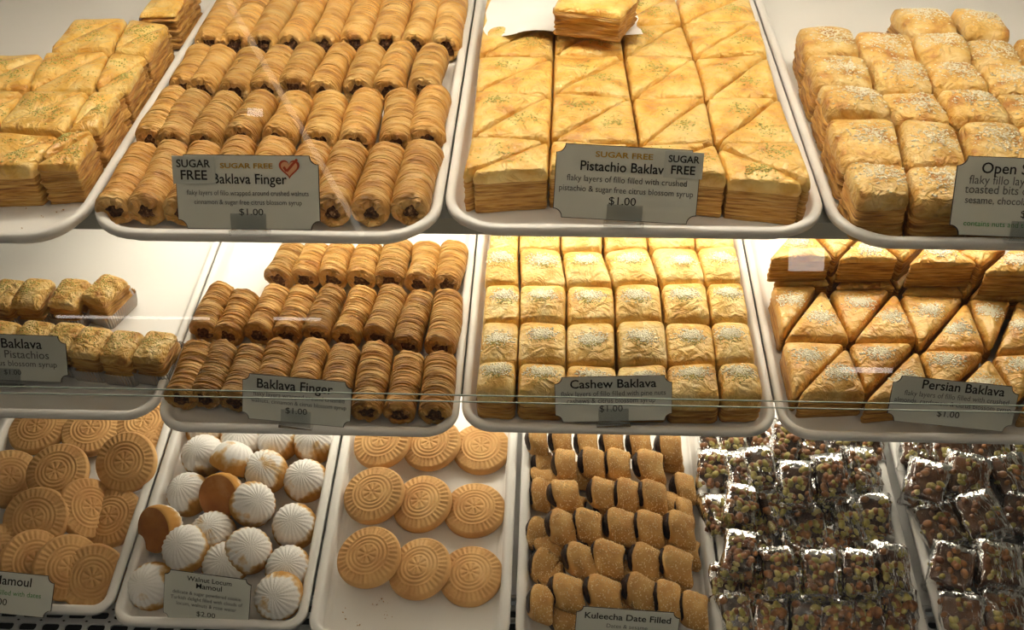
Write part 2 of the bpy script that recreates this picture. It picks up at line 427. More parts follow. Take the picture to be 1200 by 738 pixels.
# air grille in front of the bottom trays: a plate with rounded slots
def grille():
    mb = MB(); pitch, cell, hw, hh, r = 0.0285, 0.0165, 0.0110, 0.0048, 0.0040
    y_top = 0.051
    def slot(cx, cy):
        k = 4; inn = []
        for sx, sy, a0 in ((1, -1, -90), (1, 1, 0), (-1, 1, 90), (-1, -1, 180)):
            for i in range(k + 1):
                a = math.radians(a0 + 90 * i / k)
                inn.append((cx + sx * (hw - r) + r * math.cos(a), cy + sy * (hh - r) + r * math.sin(a)))
        out = []
        for x, y in inn:
            dx, dy = (x - cx) / hw, (y - cy) / hh; m_ = max(abs(dx), abs(dy))
            ox = cx + (pitch / 2) * (dx / m_ if abs(dx) < abs(dy) else math.copysign(1, dx))
            oy = cy + (cell / 2) * (dy / m_ if abs(dy) < abs(dx) else math.copysign(1, dy))
            out.append((ox, oy))
        n = len(inn); t = -0.003
        v = [(x, y, 0) for x, y in out] + [(x, y, 0) for x, y in inn] + [(x, y, t) for x, y in inn]
        f = []
        for j in range(n):
            q = (j + 1) % n
            f.append((j, q, n + q, n + j)); f.append((n + j, n + q, 2 * n + q, 2 * n + j))
        mb.add(v, f)
    nxs = int((XR - XL) / pitch)
    for row in range(7):
        for i in range(nxs):
            slot(XL + (i + 0.5 + 0.5 * (row % 2) * 0) * pitch, y_top - cell * (row + 0.5))
    me = mb.mesh('air_grille', 'grille_grey')
    o = obj('air_grille', me, None, SM['bot'] @ Matrix.Translation((0, 0, -0.0028)))
    tag(o, 'grey slotted air grille below the front edge of the bottom trays', 'grille')
    b = MB(); b.box(XL, XR, y_top - 7 * cell, y_top, -0.05, -0.045)
    struct('trim_1', b.mesh('duct_floor', 'dark_duct'), SM['bot'])
grille()
# lamps: tube in a white housing
def lamp(z, y, m, label, L=1.2, r=0.012):
    t = thing('tube_lamp', label, 'lamp', Matrix.Translation((0.02, y, z)), 'tube lamps inside the case')
    rings = []
    for x in (-L / 2, L / 2):
        rings.append([(x, r * math.cos(a), r * math.sin(a)) for a in [2 * math.pi * i / 16 for i in range(16)]])
    v, f = loft(rings, True, True); f = [tuple(reversed(q)) for q in f]
    obj('tube', new_mesh('tube', v, f, m), t)
    b = MB(); b.box(-L / 2 - 0.02, L / 2 + 0.02, -0.034, 0.034, r + 0.002, r + 0.012); b.box(-L / 2 - 0.02, L / 2 + 0.02, -0.036, -0.034, -0.012, r + 0.012); b.box(-L / 2 - 0.02, L / 2 + 0.02, 0.034, 0.036, -0.012, r + 0.012)
    obj('housing', b.mesh('housing', 'case_white'), t)
    for s in (-1, 1):
        b = MB(); b.box(s * L / 2 - 0.012, s * L / 2 + 0.012, -0.014, 0.014, -0.016, r + 0.002)
        obj('lamp_holder', b.mesh('lamp_holder', 'case_white'), t)
def below(sh, v, w): return SM[sh] @ Vector((0, v, w))
lamp(1.475, 1.02, 'tube_top', 'tube lamp above the top shelf')
p = below('top', 0.0, -0.046); lamp(p.z, 1.06, 'tube_mid', 'tube lamp under the top shelf')
p = below('mid', 0.36, -0.054); lamp(p.z + 0.006, 1.11, 'tube_bot', 'tube lamp under the middle shelf')

# ------------------------------------------------------------------ layered pastry blocks
def rounded(poly, r, gap, step=0.006, k=3):
    n = len(poly); pts = [Vector(p) for p in poly]
    area = sum(pts[i].x * pts[(i + 1) % n].y - pts[(i + 1) % n].x * pts[i].y for i in range(n))
    if area < 0: pts.reverse()
    nor = []
    for i in range(n):
        d = (pts[(i + 1) % n] - pts[i]).normalized(); nor.append(Vector((d.y, -d.x)))
    off = r + gap; cor = []
    for i in range(n):
        n0, n1 = nor[i - 1], nor[i]
        d0, d1 = n0.dot(pts[i]) - off, n1.dot(pts[i]) - off
        det = n0.x * n1.y - n0.y * n1.x
        cor.append(Vector(((d0 * n1.y - d1 * n0.y) / det, (n0.x * d1 - n1.x * d0) / det)))
    out, on = [], []
    for i in range(n):
        n0, n1 = nor[i - 1], nor[i]
        a0 = math.atan2(n0.y, n0.x); a1 = math.atan2(n1.y, n1.x)
        while a1 < a0: a1 += 2 * math.pi
        for j in range(k + 1):
            a = a0 + (a1 - a0) * j / k
            q = Vector((math.cos(a), math.sin(a))); out.append(cor[i] + q * r); on.append(q)
        e0 = cor[i] + n1 * r; e1 = cor[(i + 1) % n] + n1 * r
        m_ = int((e1 - e0).length / step)
        for j in range(1, m_):
            out.append(e0.lerp(e1, j / m_)); on.append(n1.copy())
    edges = [(nor[i], nor[i].dot(pts[i]) - gap) for i in range(n)]
    return out, on, edges
def block(poly, h, seed, r=0.003, gap=0.0007, dome=0.003, rough=0.0004, layers=16, wav=0.0012, step=0.006, shoulder=0.005, lean=0.0):
    """returns centroid, side mesh data, top mesh data, top height function"""
    pts, nors, edges = rounded(poly, r, gap, step)
    c = sum(pts, Vector((0, 0))) / len(pts)
    pts = [p - c for p in pts]
    ed = [(n, d - n.dot(c)) for n, d in edges]
    g = np.random.default_rng(seed); wb = Wob(seed, 120); wl = Wob(seed + 1, 260); big = Wob(seed + 2, 55)
    def gauge(x, y): return sum(max(0.0, (n.x * x + n.y * y) / d) ** 5 for n, d in ed) ** 0.2
    def ztop(x, y):
        s = min(1.0, max(0.0, gauge(x, y)))
        return h + dome * (1 - s ** 2.4) + wav * (big(x, y) + 0.5 * wb(x, y)) * (1 - 0.5 * s ** 4)
    rings = []
    for l in range(layers + 1):
        z = (h - shoulder) * l / layers
        o = g.normal(0, rough)
        ring = []
        for p, n in zip(pts, nors):
            q = p + n * (o + rough * 1.1 * wl(p.x + p.y + l * 0.13, z * 3 + l) - 0.0004)
            ring.append((q.x, q.y, z + (0.0006 * wb(p.x, p.y + l) if 0 < l < layers else 0)))
        rings.append(ring)
    # side
    side = loft(rings, close_start=True)
    # top
    tr = [rings[-1]]
    tr.append([((p + n * 0.0004).x, (p + n * 0.0004).y, h - shoulder * 0.68 + 0.3 * wav * wl(p.x, p.y)) for p, n in zip(pts, nors)])
    tr.append([((p - n * 0.0006).x, (p - n * 0.0006).y, h - shoulder * 0.35 + 0.3 * wav * wb(p.x, p.y)) for p, n in zip(pts, nors)])
    for s in (0.93, 0.82, 0.66, 0.46, 0.24):
        tr.append([(p.x * s, p.y * s, ztop(p.x * s, p.y * s)) for p in pts])
    v, f = loft(tr)
    n = len(pts); v.append((0, 0, ztop(0, 0))); k = len(v) - 1; b0 = (len(tr) - 1) * n
    for j in range(n): f.append((b0 + j, b0 + (j + 1) % n, k))
    return c, side, (v, f), ztop, gauge
def crumbs(n, cx, cy, sx, sy, size, ztop, gauge, m, seed, name, flat=False, elong=1.0):
    g = random.Random(seed); mb = MB(); lim = 0
    while lim < n * 4 and len(mb.v) < n * 6:
        lim += 1
        x, y = g.gauss(cx, sx), g.gauss(cy, sy)
        if gauge(x, y) > 0.95: continue
        s = size * g.uniform(0.55, 1.25)
        bit(mb, (x, y, ztop(x, y) + s * 0.15), s * elong, s * (0.6 if flat else g.uniform(.6, 1)), s * (0.35 if flat else g.uniform(.3, .5)), g, True)
    if not mb.v: return None
    return mb.mesh(name, m, smooth=True)
SEED = [100]
def pastry(name, label, cat, group, sh, poly, h, top_m, base=0.0, toppings=(), tilt=(0, 0), **kw):
    SEED[0] += 11; sd = SEED[0]
    if base == 0.0:
        cu = sum(p[0] for p in poly) / len(poly)
        for u0, u1, v0 in (TT if sh == 'top' else TMd):
            if u0 <= cu <= u1:
                poly = [(min(max(p[0], u0 + 0.0165), u1 - 0.0165), max(p[1], v0 + 0.0185)) for p in poly]
    c, side, top, zt, ga = block(poly, h, sd, **kw)
    M = SM[sh] @ Matrix.Translation((c.x, c.y, base + 0.0005 + 0.025 * (abs(tilt[0]) + abs(tilt[1])))) @ Matrix.Rotation(tilt[0], 4, 'X') @ Matrix.Rotation(tilt[1], 4, 'Y')
    t = thing(name, label, cat, M, group)
    obj('filo_layers', new_mesh('filo_layers', *side, 'filo_layers'), t)
    obj('top_sheet', new_mesh('top_sheet', *top, top_m), t)
    for i, tp in enumerate(toppings):
        me = crumbs(tp['n'], tp.get('x', 0), tp.get('y', 0), tp['sx'], tp['sy'], tp['size'], zt, ga, tp['m'], sd + i, tp['name'],
                    tp.get('flat', False), tp.get('e', 1.0))
        if me: obj(tp['name'], me, t, kind='stuff')
    return t
def uvs(sh, pts, w): return [P(sh, x, y, w) for x, y in pts]

# --- sugar-free pistachio baklava, top shelf, third tray: cells cut along one diagonal
def lerp(a, b, t): return a + (b - a) * t
z3 = Z(520, 0, 0.393)
rowsz = [[(52, 520), (312, 505), (592, 510), (850, 530), (1108, 555)],      # front top edge
         [(80, 405), (318, 420), (585, 432), (810, 428), (1058, 425)],
         [(93, 272), (325, 283), (562, 293), (783, 293), (1003, 285)],
         [(103, 165), (328, 165), (540, 168), (748, 170), (968, 162)],
         [(114, 78), (330, 72), (525, 70), (712, 66), (940, 62)],
         [(122, -2), (336, -6), (514, -6), (690, -12), (915, -18)]]
HP = 0.046
grid = [[P('top', *z3(*p), HP) for p in r] for r in rowsz]
colname = ['leftmost column', 'second column', 'third column', 'right column']
def green(n=46, x=0, y=0, s=0.011, size=0.0014): return dict(n=n, x=x, y=y, sx=s, sy=s * .8, size=size, m='pistachio_green', name='pistachio_crumbs')
gr = random.Random(3)
for r in range(5):
    for c in range(4):
        if r == 4 and c < 1: pass
        q00, q10, q11, q01 = grid[r][c], grid[r][c + 1], grid[r + 1][c + 1], grid[r + 1][c]
        flip = (r == 0 and c == 3)
        if flip: tris = [('rear', [q01, q10, q11]), ('front', [q00, q10, q01])]
        elif r == 0: tris = [('rear', [q00, (lerp(q11[0], q10[0], .22), lerp(q11[1], q10[1], .22)), q11, q01][:1] + [q11, q01]), ('front', [q00, q10, q11])]
        else: tris = [('rear', [q00, q11, q01]), ('front', [q00, q10, q11])]
        for nm, poly in tris:
            tp = [green(gr.choice([14, 30, 60, 80]), gr.uniform(-.006, .006), gr.uniform(-.004, .006), gr.uniform(.006, .010))]
            pastry('pistachio_baklava', 'sugar-free pistachio baklava triangle, %s, %s, %s half' % (ROWS[r], colname[c], nm), 'baklava',
                   'sugar-free pistachio baklava', 'top', poly, HP + gr.uniform(-.002, .002), 'filo_top', toppings=tp, dome=0.0035, wav=0.0017, shoulder=0.013)
# baking paper lying on the rear rows with a spare piece on it
def sheet(name, pts_uv, w, sh, m, label, cat, nu=26, nv=14, amp=0.006, seed=5, curl=0.0):
    wb = Wob(seed, 38); wc = Wob(seed + 1, 110)
    q = [Vector(p) for p in pts_uv]; v = []
    for i in range(nv + 1):
        for j in range(nu + 1):
            a, b_ = j / nu, i / nv
            p = (q[0] * (1 - a) + q[1] * a) * (1 - b_) + (q[3] * (1 - a) + q[2] * a) * b_
            p += Vector((0.004 * wc(p.x, p.y + 3), 0.004 * wc(p.x + 2, p.y)))
            v.append((p.x, p.y, w + amp * (wb(p.x, p.y) + 0.4 * wc(p.x, p.y) + 1.2) + curl * max(0, abs(a - .5) * 2 - .7) ))
    nn = len(v); v += [(x, y, z - 0.0004) for x, y, z in v]; f = []
    for i in range(nv):
        for j in range(nu):
            a = i * (nu + 1) + j
            f.append((a, a + 1, a + nu + 2, a + nu + 1)); f.append((nn + a + nu + 1, nn + a + nu + 2, nn + a + 1, nn + a))
    o = obj(name, new_mesh(name, v, f, m), None, SM[sh])
    return tag(o, label, cat)
pw = 0.056
sheet('baking_paper', [P('top', 568, 38, pw), P('top', 748, 44, pw), P('top', 752, -25, pw), P('top', 580, -25, pw)], 0.0525, 'top', 'paper_white',
      'crumpled white baking paper lying on the rear pistachio baklava', 'paper', amp=0.0036)
pb = 0.0625
pastry('baklava_piece', 'thick layered baklava piece lying on the white baking paper', 'baklava', None, 'top',
       uvs('top', [(648, 11), (728, 20), (750, -6), (660, -14)], pb + 0.03), 0.032, 'filo_top', base=pb, rough=0.0014, layers=10, dome=0.003)

# --- pistachio baklava, top shelf, left tray
zl = Z(0, 0, 0.3927)
HL = 0.046
lrow = [[(-210, 505), (-95, 500), (88, 495), (250, 487)],
        [(-150, 372), (-20, 385), (190, 398), (312, 385)],
        [(-90, 262), (78, 270), (275, 268), (385, 262)],
        [(-40, 160), (136, 158), (332, 152), (455, 168)],
        [(60, 75), (222, 58), (385, 52), (525, 70)],]
lg = [[P('top', *zl(*p), HL) for p in r] for r in lrow]
for r in range(4):
    for c in range(3):
        if r == 3 and c == 0: continue
        q00, q10, q11, q01 = lg[r][c], lg[r][c + 1], lg[r + 1][c + 1], lg[r + 1][c]
        tris = [('rear', [q00, q11, q01]), ('front', [q00, q10, q11])]
        for nm, poly in tris:
            tp = [green(gr.choice([30, 60, 80]), gr.uniform(-.006, .006), gr.uniform(-.004, .006), gr.uniform(.007, .011))]
            pastry('pistachio_baklava', 'pistachio baklava triangle in the left top tray, %s, %s column, %s half' % (ROWS[r], ['left', 'middle', 'right'][c], nm),
                   'baklava', 'pistachio baklava in the left tray', 'top', poly, HL + gr.uniform(-.002, .002), 'filo_top', toppings=tp,
                   rough=0.0009 if c == 2 else 0.0004, dome=0.0035, wav=0.0017, shoulder=0.008 if c == 2 else 0.013)
pastry('pistachio_baklava', 'darker baklava block at the back of the left top tray, against the rim', 'baklava', 'pistachio baklava in the left tray', 'top',
       uvs('top', [(160, 15), (236, 14), (262, -22), (190, -22)], 0.05), 0.046, 'filo_top', rough=0.0014)

# --- sesame baklava, top shelf, right tray
zs = Z(880, 0, 0.4066)
HS = 0.044
srow = [[(262, 590), (480, 605), (672, 620), (880, 640), (1090, 655), (1290, 665)],
        [(248, 475), (448, 485), (628, 485), (812, 488), (1000, 495), (1180, 500)],
        [(215, 338), (418, 350), (590, 360), (760, 362), (930, 366), (1090, 368)],
        [(180, 250), (362, 262), (528, 268), (692, 272), (852, 276), (1010, 280)],
        [(152, 164), (322, 170), (490, 185), (646, 190), (800, 195), (945, 200)],
        [(128, 84), (292, 92), (460, 98), (612, 108), (756, 112), (900, 116)],
        [(105, 20), (262, 24), (400, 28), (566, 36), (705, 44), (840, 50)]]
sg = [[P('top', *zs(*p), HS) for p in r] for r in srow]
scol = ['leftmost column', 'second column', 'third column', 'fourth column', 'fifth column']
for r in range(6):
    for c in range(5):
        if r == 5 and c not in (2, 3): continue
        q = [sg[r][c], sg[r][c + 1], sg[r + 1][c + 1], sg[r + 1][c]]
        jit = lambda p: (p[0] + gr.uniform(-.0016, .0016), p[1] + gr.uniform(-.0016, .0016))
        tp = [dict(n=210, x=gr.uniform(0.000, .007), y=gr.uniform(-.002, .006), sx=.013, sy=.011, size=.00190, m='sesame', name='sesame_seeds', flat=True)]
        pastry('sesame_baklava', 'sesame-topped baklava square in the top right tray, %s, %s' % (ROWS[r], scol[c]), 'baklava',
               'sesame baklava on the top shelf', 'top', [jit(p) for p in q], HS + gr.uniform(-.003, .004), 'filo_top_flaky', toppings=tp,
               r=0.008, dome=0.007, wav=0.0021, rough=0.0008, layers=18, shoulder=0.015, gap=0.0012, tilt=(gr.uniform(-.04, .04), gr.uniform(-.05, .05)))

# --- cashew baklava, middle shelf
zc = Z(530, 240, 0.3794)
HC = 0.040
crow = [[(38, 588), (196, 592), (350, 596), (512, 600), (672, 604), (836, 606), (988, 600)],
        [(45, 492), (199, 494), (351, 496), (509, 494), (665, 494), (818, 492), (972, 488)],
        [(56, 364), (206, 366), (354, 366), (505, 364), (655, 362), (800, 366), (952, 364)],
        [(66, 246), (211, 250), (355, 252), (502, 252), (646, 250), (784, 246), (922, 242)],
        [(74, 138), (206, 142), (336, 146), (466, 146), (606, 142), (752, 136), (896, 132)],
        [(84, 62), (206, 62), (336, 62), (465, 60), (596, 60), (745, 60), (878, 58)],
        [(92, -10), (208, -10), (334, -10), (462, -10), (588, -10), (728, -10), (858, -10)]]
cg = [[P('mid', *zc(*p), HC) for p in r] for r in crow]
for r in range(6):
    for c in range(6):
        q = [cg[r][c], cg[r][c + 1], cg[r + 1][c + 1], cg[r + 1][c]]
        jit = lambda p: (p[0] + gr.uniform(-.001, .001), p[1] + gr.uniform(-.001, .001))
        ox, oy = gr.uniform(-.003, .005), gr.uniform(-.002, .006)
        tp = [dict(n=430, x=ox, y=oy + .003, sx=.0078, sy=.0042, size=.0014, m='nut_powder', name='nut_powder'),
              dict(n=110, x=ox - .001, y=oy - .004, sx=.0065, sy=.0040, size=.00115, m='pistachio_green', name='pistachio_crumbs')]
        pastry('cashew_baklava', 'cashew baklava square, %s, %s column from left' % (ROWS[r], ORD[c]), 'baklava', 'cashew baklava on the middle shelf', 'mid',
               [jit(p) for p in q], HC + gr.uniform(-.002, .003), 'filo_top_pale', toppings=tp, r=0.007, dome=0.007, wav=0.0019, rough=0.0005,
               shoulder=0.019, gap=0.0007, tilt=(gr.uniform(-.03, .03), gr.uniform(-.03, .03)))

# --- Persian baklava triangles, middle shelf, right tray
zp = Z(860, 240, 0.393)
HT = 0.035
tri1 = [[(122, 405), (335, 408), (160, 560)], [(178, 572), (334, 428), (392, 566)], [(352, 412), (540, 412), (398, 552)], [(388, 590), (548, 428), (592, 572)],
        [(562, 436), (752, 442), (612, 572)], [(620, 600), (760, 455), (842, 585)], [(778, 448), (960, 446), (850, 575)], [(862, 600), (975, 455), (1060, 595)]]
tri2 = [[(82, 245), (248, 243), (124, 388)], [(134, 398), (266, 246), (345, 396)], [(292, 256), (468, 252), (354, 396)], [(362, 402), (480, 262), (546, 400)],
        [(502, 272), (688, 278), (558, 420)], [(572, 430), (692, 288), (750, 430)], [(700, 284), (828, 290), (770, 430)], [(788, 436), (850, 280), (960, 436)],
        [(862, 276), (1020, 280), (968, 425)]]
def grow(poly, k):
    cx = sum(p[0] for p in poly) / len(poly); cy = sum(p[1] for p in poly) / len(poly)
    return [(cx + (p[0] - cx) * k, cy + (p[1] - cy) * k) for p in poly]
wh = lambda: [dict(n=330, x=gr.uniform(-.004, .004), y=gr.uniform(.001, .006), sx=.008, sy=.005, size=.0014, m='nut_powder', name='almond_powder')]
for r, tri in enumerate((tri1, tri2)):
    for c, t in enumerate(tri):
        pastry('persian_baklava', 'Persian baklava triangle, %s, %s from the left' % (ROWS[r], ORD[c]), 'baklava', 'Persian baklava on the middle shelf', 'mid',
               grow(uvs('mid', [zp(*p) for p in t], HT), 1.06), HT + gr.uniform(-.002, .002), 'filo_top_amber', toppings=wh(), r=0.003, dome=0.005, wav=0.0016, gap=0.0008, shoulder=0.013)
tri3 = [[(84, 240), (190, 120), (292, 238)], [(200, 110), (388, 116), (296, 232)], [(298, 250), (396, 124), (488, 250)], [(404, 126), (588, 134), (494, 254)],
        [(494, 272), (598, 142), (690, 272)], [(606, 142), (800, 152), (692, 274)], [(694, 280), (812, 158), (905, 282)], [(820, 160), (990, 166), (908, 282)]]
tri3u = [[(100, 166), (200, 52), (300, 162)], [(214, 56), (386, 74), (306, 158)], [(304, 168), (394, 80), (500, 166)], [(404, 84), (592, 88), (508, 166)],
         [(514, 184), (600, 92), (738, 180)], [(614, 94), (836, 104), (744, 180)], [(736, 206), (846, 112), (960, 206)]]
for c, t in enumerate(tri3):
    pastry('persian_baklava', 'lower Persian baklava triangle of the stacked back row, %s from the left' % ORD[c], 'baklava', 'Persian baklava on the middle shelf', 'mid',
           uvs('mid', [zp(*p) for p in t], 0.034), 0.034, 'filo_top_amber', r=0.003, dome=0.001, wav=0.0006, gap=0.001)
for c, t in enumerate(tri3u):
    pastry('persian_baklava', 'upper Persian baklava triangle of the stacked back row, %s from the left' % ORD[c], 'baklava', 'Persian baklava on the middle shelf', 'mid',
           uvs('mid', [zp(*p) for p in t], 0.072), 0.036, 'filo_top_amber', base=0.0365, toppings=wh(), r=0.003, dome=0.004, wav=0.0012, gap=0.001)

# --- small baklava in paper cups, middle shelf, left tray
zu = Z(0, 250, 0.3522)
def cup(uv, yaw, lift, label, h=0.040, w=0.037, d=0.048):
    SEED[0] += 11; sd = SEED[0]
    poly = [(-w / 2, -d / 2), (w / 2, -d / 2), (w / 2, d / 2), (-w / 2, d / 2)]
    c, side, top, zt, ga = block(poly, h, sd, r=0.005, dome=0.004, wav=0.0016, rough=0.0012, shoulder=0.007)
    M = SM['mid'] @ Matrix.Translation((uv[0], uv[1], 0.0012)) @ Matrix.Rotation(yaw, 4, 'Z')
    t = thing('cupped_baklava', label, 'baklava', M, 'baklava in paper cups')
    obj('filo_layers', new_mesh('filo_layers', *side, 'filo_layers'), t)
    obj('top_sheet', new_mesh('top_sheet', *top, 'filo_top_flaky'), t)
    me = crumbs(80, -.004, .004, .009, .010, .0012, zt, ga, 'pistachio_green', sd, 'pistachio_crumbs')
    obj('pistachio_crumbs', me, t, kind='stuff')
    # fluted cup
    base = rrect(-w / 2 - .0015, w / 2 + .0015, -d / 2 - .0015, d / 2 + .0015, .006, 6)
    dense = []
    for i in range(len(base)):
        a, b_ = Vector(base[i]), Vector(base[(i + 1) % len(base)])
        m_ = max(1, int((b_ - a).length / 0.0016))
        for j in range(m_): dense.append(a.lerp(b_, j / m_))
    rings = []
    for k, z in enumerate((-0.0006, 0.006, 0.013, 0.020)):
        rg = []
        for i, p in enumerate(dense):
            n = Vector((p.x / (w / 2), p.y / (d / 2))).normalized()
            q = p + n * (0.0010 * k + (0.0009 if i % 2 else -0.0003) * (k > 0))
            rg.append((q.x, q.y, z + (0.0006 if (i % 2 and k == 3) else 0)))
        rings.append(rg)
    v, f = loft(rings, close_start=True)
    obj('paper_cup', new_mesh('paper_cup', v, f, 'cup_plastic', smooth=False), t)
for i, (x, y) in enumerate([(15, 262), (108, 262), (228, 262), (345, 250)]):
    cup(P('mid', *zu(x, y), 0.040), -0.12 + (-.25 if i == 3 else gr.uniform(-.08, .08)), 0, 'small baklava in a paper cup, back row, %s from the left edge' % ORD[i])
for i, (x, y) in enumerate([(-10, 405), (106, 405), (208, 410), (300, 428), (402, 440), (512, 440)]):
    cup(P('mid', *zu(x, y), 0.040), -0.12 + gr.uniform(-.06, .06), 0, 'small baklava in a paper cup, front row, %s from the left edge' % ORD[i])

# ------------------------------------------------------------------ rolled baklava fingers
RR, RL = 0.0188, 0.080
def roll_meshes(seed, m, fold_to=0.62, fill='walnut_filling'):
    g = np.random.default_rng(seed)
    nr, ns = 118, 28
    t = np.linspace(0, 1, nr); th = np.linspace(0, 2 * np.pi, ns, endpoint=False)
    T, TH = np.meshgrid(t, th, indexing='ij')
    rad = np.ones_like(T)
    for k in range(29):
        tk = (k + 0.5) / 29 + g.normal(0, .014)
        line = tk + g.normal(0, .017) * np.sin(TH + g.uniform(0, 6.28)) + .006 * np.sin(2 * TH + g.uniform(0, 6.28))
        amp = g.uniform(.03, .15) * np.clip(0.6 + 0.6 * np.sin(TH + g.uniform(0, 6.28)), 0, 1)
        rad -= amp * np.exp(-((T - line) / g.uniform(.0055, .0095)) ** 2)
    rad += .035 * np.sin(TH * 2 + g.uniform(0, 6.28) + 2.5 * T) + .02 * np.sin(3 * TH + g.uniform(0, 6.28) - 3 * T)
    rad += .03 * np.sin(2 * np.pi * T * 1.3 + g.uniform(0, 6.28))
    e = np.minimum(T, 1 - T)
    rad *= 1 - .16 * np.clip(1 - e / .045, 0, 1) ** 2
    bx, bz = g.normal(0, .0012), 0
    X = RR * rad * np.cos(TH) + bx * np.sin(np.pi * T)
    Zz = RR * 0.98 * rad * np.sin(TH) + RR
    Zz = np.maximum(Zz, 0.0003)
    rag = .0012 * np.sin(5 * TH + g.uniform(0, 6.28)) + .0010 * np.sin(9 * TH + g.uniform(0, 6.28))
    Y = (T - .5) * RL + rag * (np.clip(1 - T / .06, 0, 1) - np.clip(1 - (1 - T) / .06, 0, 1)) * -1
    rings = [[(X[i, j], Y[i, j], Zz[i, j]) for j in range(ns)] for i in range(nr)]
    # fold the sheet in at both ends
    ph_ = g.uniform(0, 6.28, 2)
    def fold(ring, dy, s):
        c = np.mean(np.array(ring), axis=0)
        jj = [s * (1 + .13 * math.sin(3 * k_ * 6.28 / ns + ph_[0]) + .09 * math.sin(5 * k_ * 6.28 / ns + ph_[1]) + g.normal(0, .03)) if s < .9 else s for k_ in range(len(ring))]
        return [(c[0] + (p[0] - c[0]) * q_, p[1] + dy, c[2] + (p[2] - c[2]) * q_ + (-.0022 if s < .9 else 0)) for p, q_ in zip(ring, jj)]
    rings = [fold(rings[0], .004, fold_to - .05), fold(rings[0], .0002, fold_to), fold(rings[0], -.0012, .92)] + rings + [fold(rings[-1], .0012, .92), fold(rings[-1], -.0002, fold_to), fold(rings[-1], -.004, fold_to - .05)]
    v, f = loft(rings); f = [tuple(reversed(q)) for q in f]
    body = new_mesh('pastry_roll', v, f, m)
    fills = []
    for sgn, ring in ((-1, rings[1]), (1, rings[-2])):
        c = np.mean(np.array(ring), axis=0); vv_ = []; ff = []
        lv = (1.02, .75, .5, .25)
        for s in lv:
            for p in ring:
                vv_.append((c[0] + (p[0] - c[0]) * s, c[1] - sgn * .0022 + sgn * (1 - s) * .003 + g.normal(0, .0007), c[2] + (p[2] - c[2]) * s))
        vv_.append((c[0], c[1] + sgn * .001, c[2])); n = len(ring)
        for i in range(len(lv) - 1):
            for j in range(n):
                k = (j + 1) % n; q = (i * n + j, i * n + k, (i + 1) * n + k, (i + 1) * n + j)
                ff.append(q if sgn < 0 else tuple(reversed(q)))
        b0 = (len(lv) - 1) * n
        for j in range(n):
            q = (b0 + j, b0 + (j + 1) % n, len(vv_) - 1); ff.append(q if sgn < 0 else tuple(reversed(q)))
        fills.append(new_mesh('walnut_filling', vv_, ff, fill))
    return body, fills
ROLLS = [roll_meshes(40 + i, 'filo_roll') for i in range(8)]
ROLLSF = [roll_meshes(75 + i, 'filo_roll_dark', 0.5, 'walnut_filling') for i in range(4)]
ROLLSD = [roll_meshes(60 + i, 'filo_roll_dark') for i in range(6)]
def roll(sh, back, front, label, group, pool, w=0.0):
    a = Vector(P(sh, *back, w + RR * 1.25)); b_ = Vector(P(sh, *front, w + RR * 0.9))
    for u0, u1, v0 in (TT if sh == 'top' else TMd):
        if u0 <= b_.x <= u1:
            for q in (a, b_): q.x = min(max(q.x, u0 + 0.004 + RR), u1 - 0.006 - RR)
            b_.y = max(b_.y, v0 + 0.017)
    d = a - b_; c = (a + b_) / 2
    yaw = math.atan2(-d.x, d.y)
    body, fills = random.choice(pool)
    fl = random.random() < .5
    M = SM[sh] @ Matrix.Translation((c.x, c.y, w + 0.0004)) @ Matrix.Rotation(yaw + (math.pi if fl else 0), 4, 'Z') @ Matrix.Diagonal((random.uniform(.95, 1.04), d.length / RL, random.uniform(.95, 1.06), 1))
    t = thing('baklava_finger', label, 'baklava', M, group)
    obj('pastry_roll', body, t)
    for m_ in fills: obj('walnut_filling', m_, t)
zf = Z(100, 0, 0.3928)
R1 = ([(180, 448), (270, 446), (362, 446), (466, 440), (575, 440), (690, 446), (792, 450), (908, 452), (1022, 446)],
      [(72, 632), (180, 636), (290, 638), (398, 638), (508, 640), (620, 640), (735, 640), (850, 640), (968, 636)])
R2 = ([(248, 290), (338, 295), (432, 300), (532, 300), (632, 298), (732, 294), (846, 290), (942, 290), (1046, 286)],
      [(168, 432), (262, 436), (356, 436), (464, 424), (574, 424), (696, 430), (808, 436), (924, 438), (1034, 430)])
R3_ = ([(330, 160), (412, 162), (500, 164), (590, 162), (675, 158), (768, 156), (856, 152), (948, 148), (1044, 154)],
       [(262, 274), (348, 278), (444, 282), (538, 278), (622, 276), (712, 284), (812, 276), (908, 280), (1010, 276)])
R4 = ([(438, -4), (528, -6), (610, -6), (692, -8), (772, -8), (852, -6), (935, -6), (1020, -6), (1108, -4)],
      [(356, 142), (446, 142), (530, 146), (618, 142), (712, 140), (804, 138), (896, 140), (985, 142), (1078, 150)])
for r, (bk, fr) in enumerate((R1, R2, R3_, R4)):
    for c, (p, q) in enumerate(zip(bk, fr)):
        roll('top', zf(*p), zf(*q), 'rolled baklava finger in the sugar-free tray, %s, %s from left' % (ROWS[r], ORD[c]), 'sugar-free baklava fingers', ROLLSF if r == 0 else ROLLS)
zg = Z(170, 250, 0.3659)
G1 = ([(178, 425), (255, 430), (345, 434), (442, 422), (545, 418), (640, 434), (744, 426), (845, 458), (946, 464)],
      [(88, 600), (190, 600), (285, 608), (390, 615), (500, 620), (608, 632), (708, 640), (812, 648), (928, 652)])
G2 = ([(248, 242), (322, 260), (425, 250), (512, 248), (602, 248), (700, 252), (795, 250), (886, 264), (970, 266)],
      [(170, 388), (264, 398), (362, 396), (452, 396), (550, 398), (642, 404), (744, 404), (840, 430), (944, 440)])
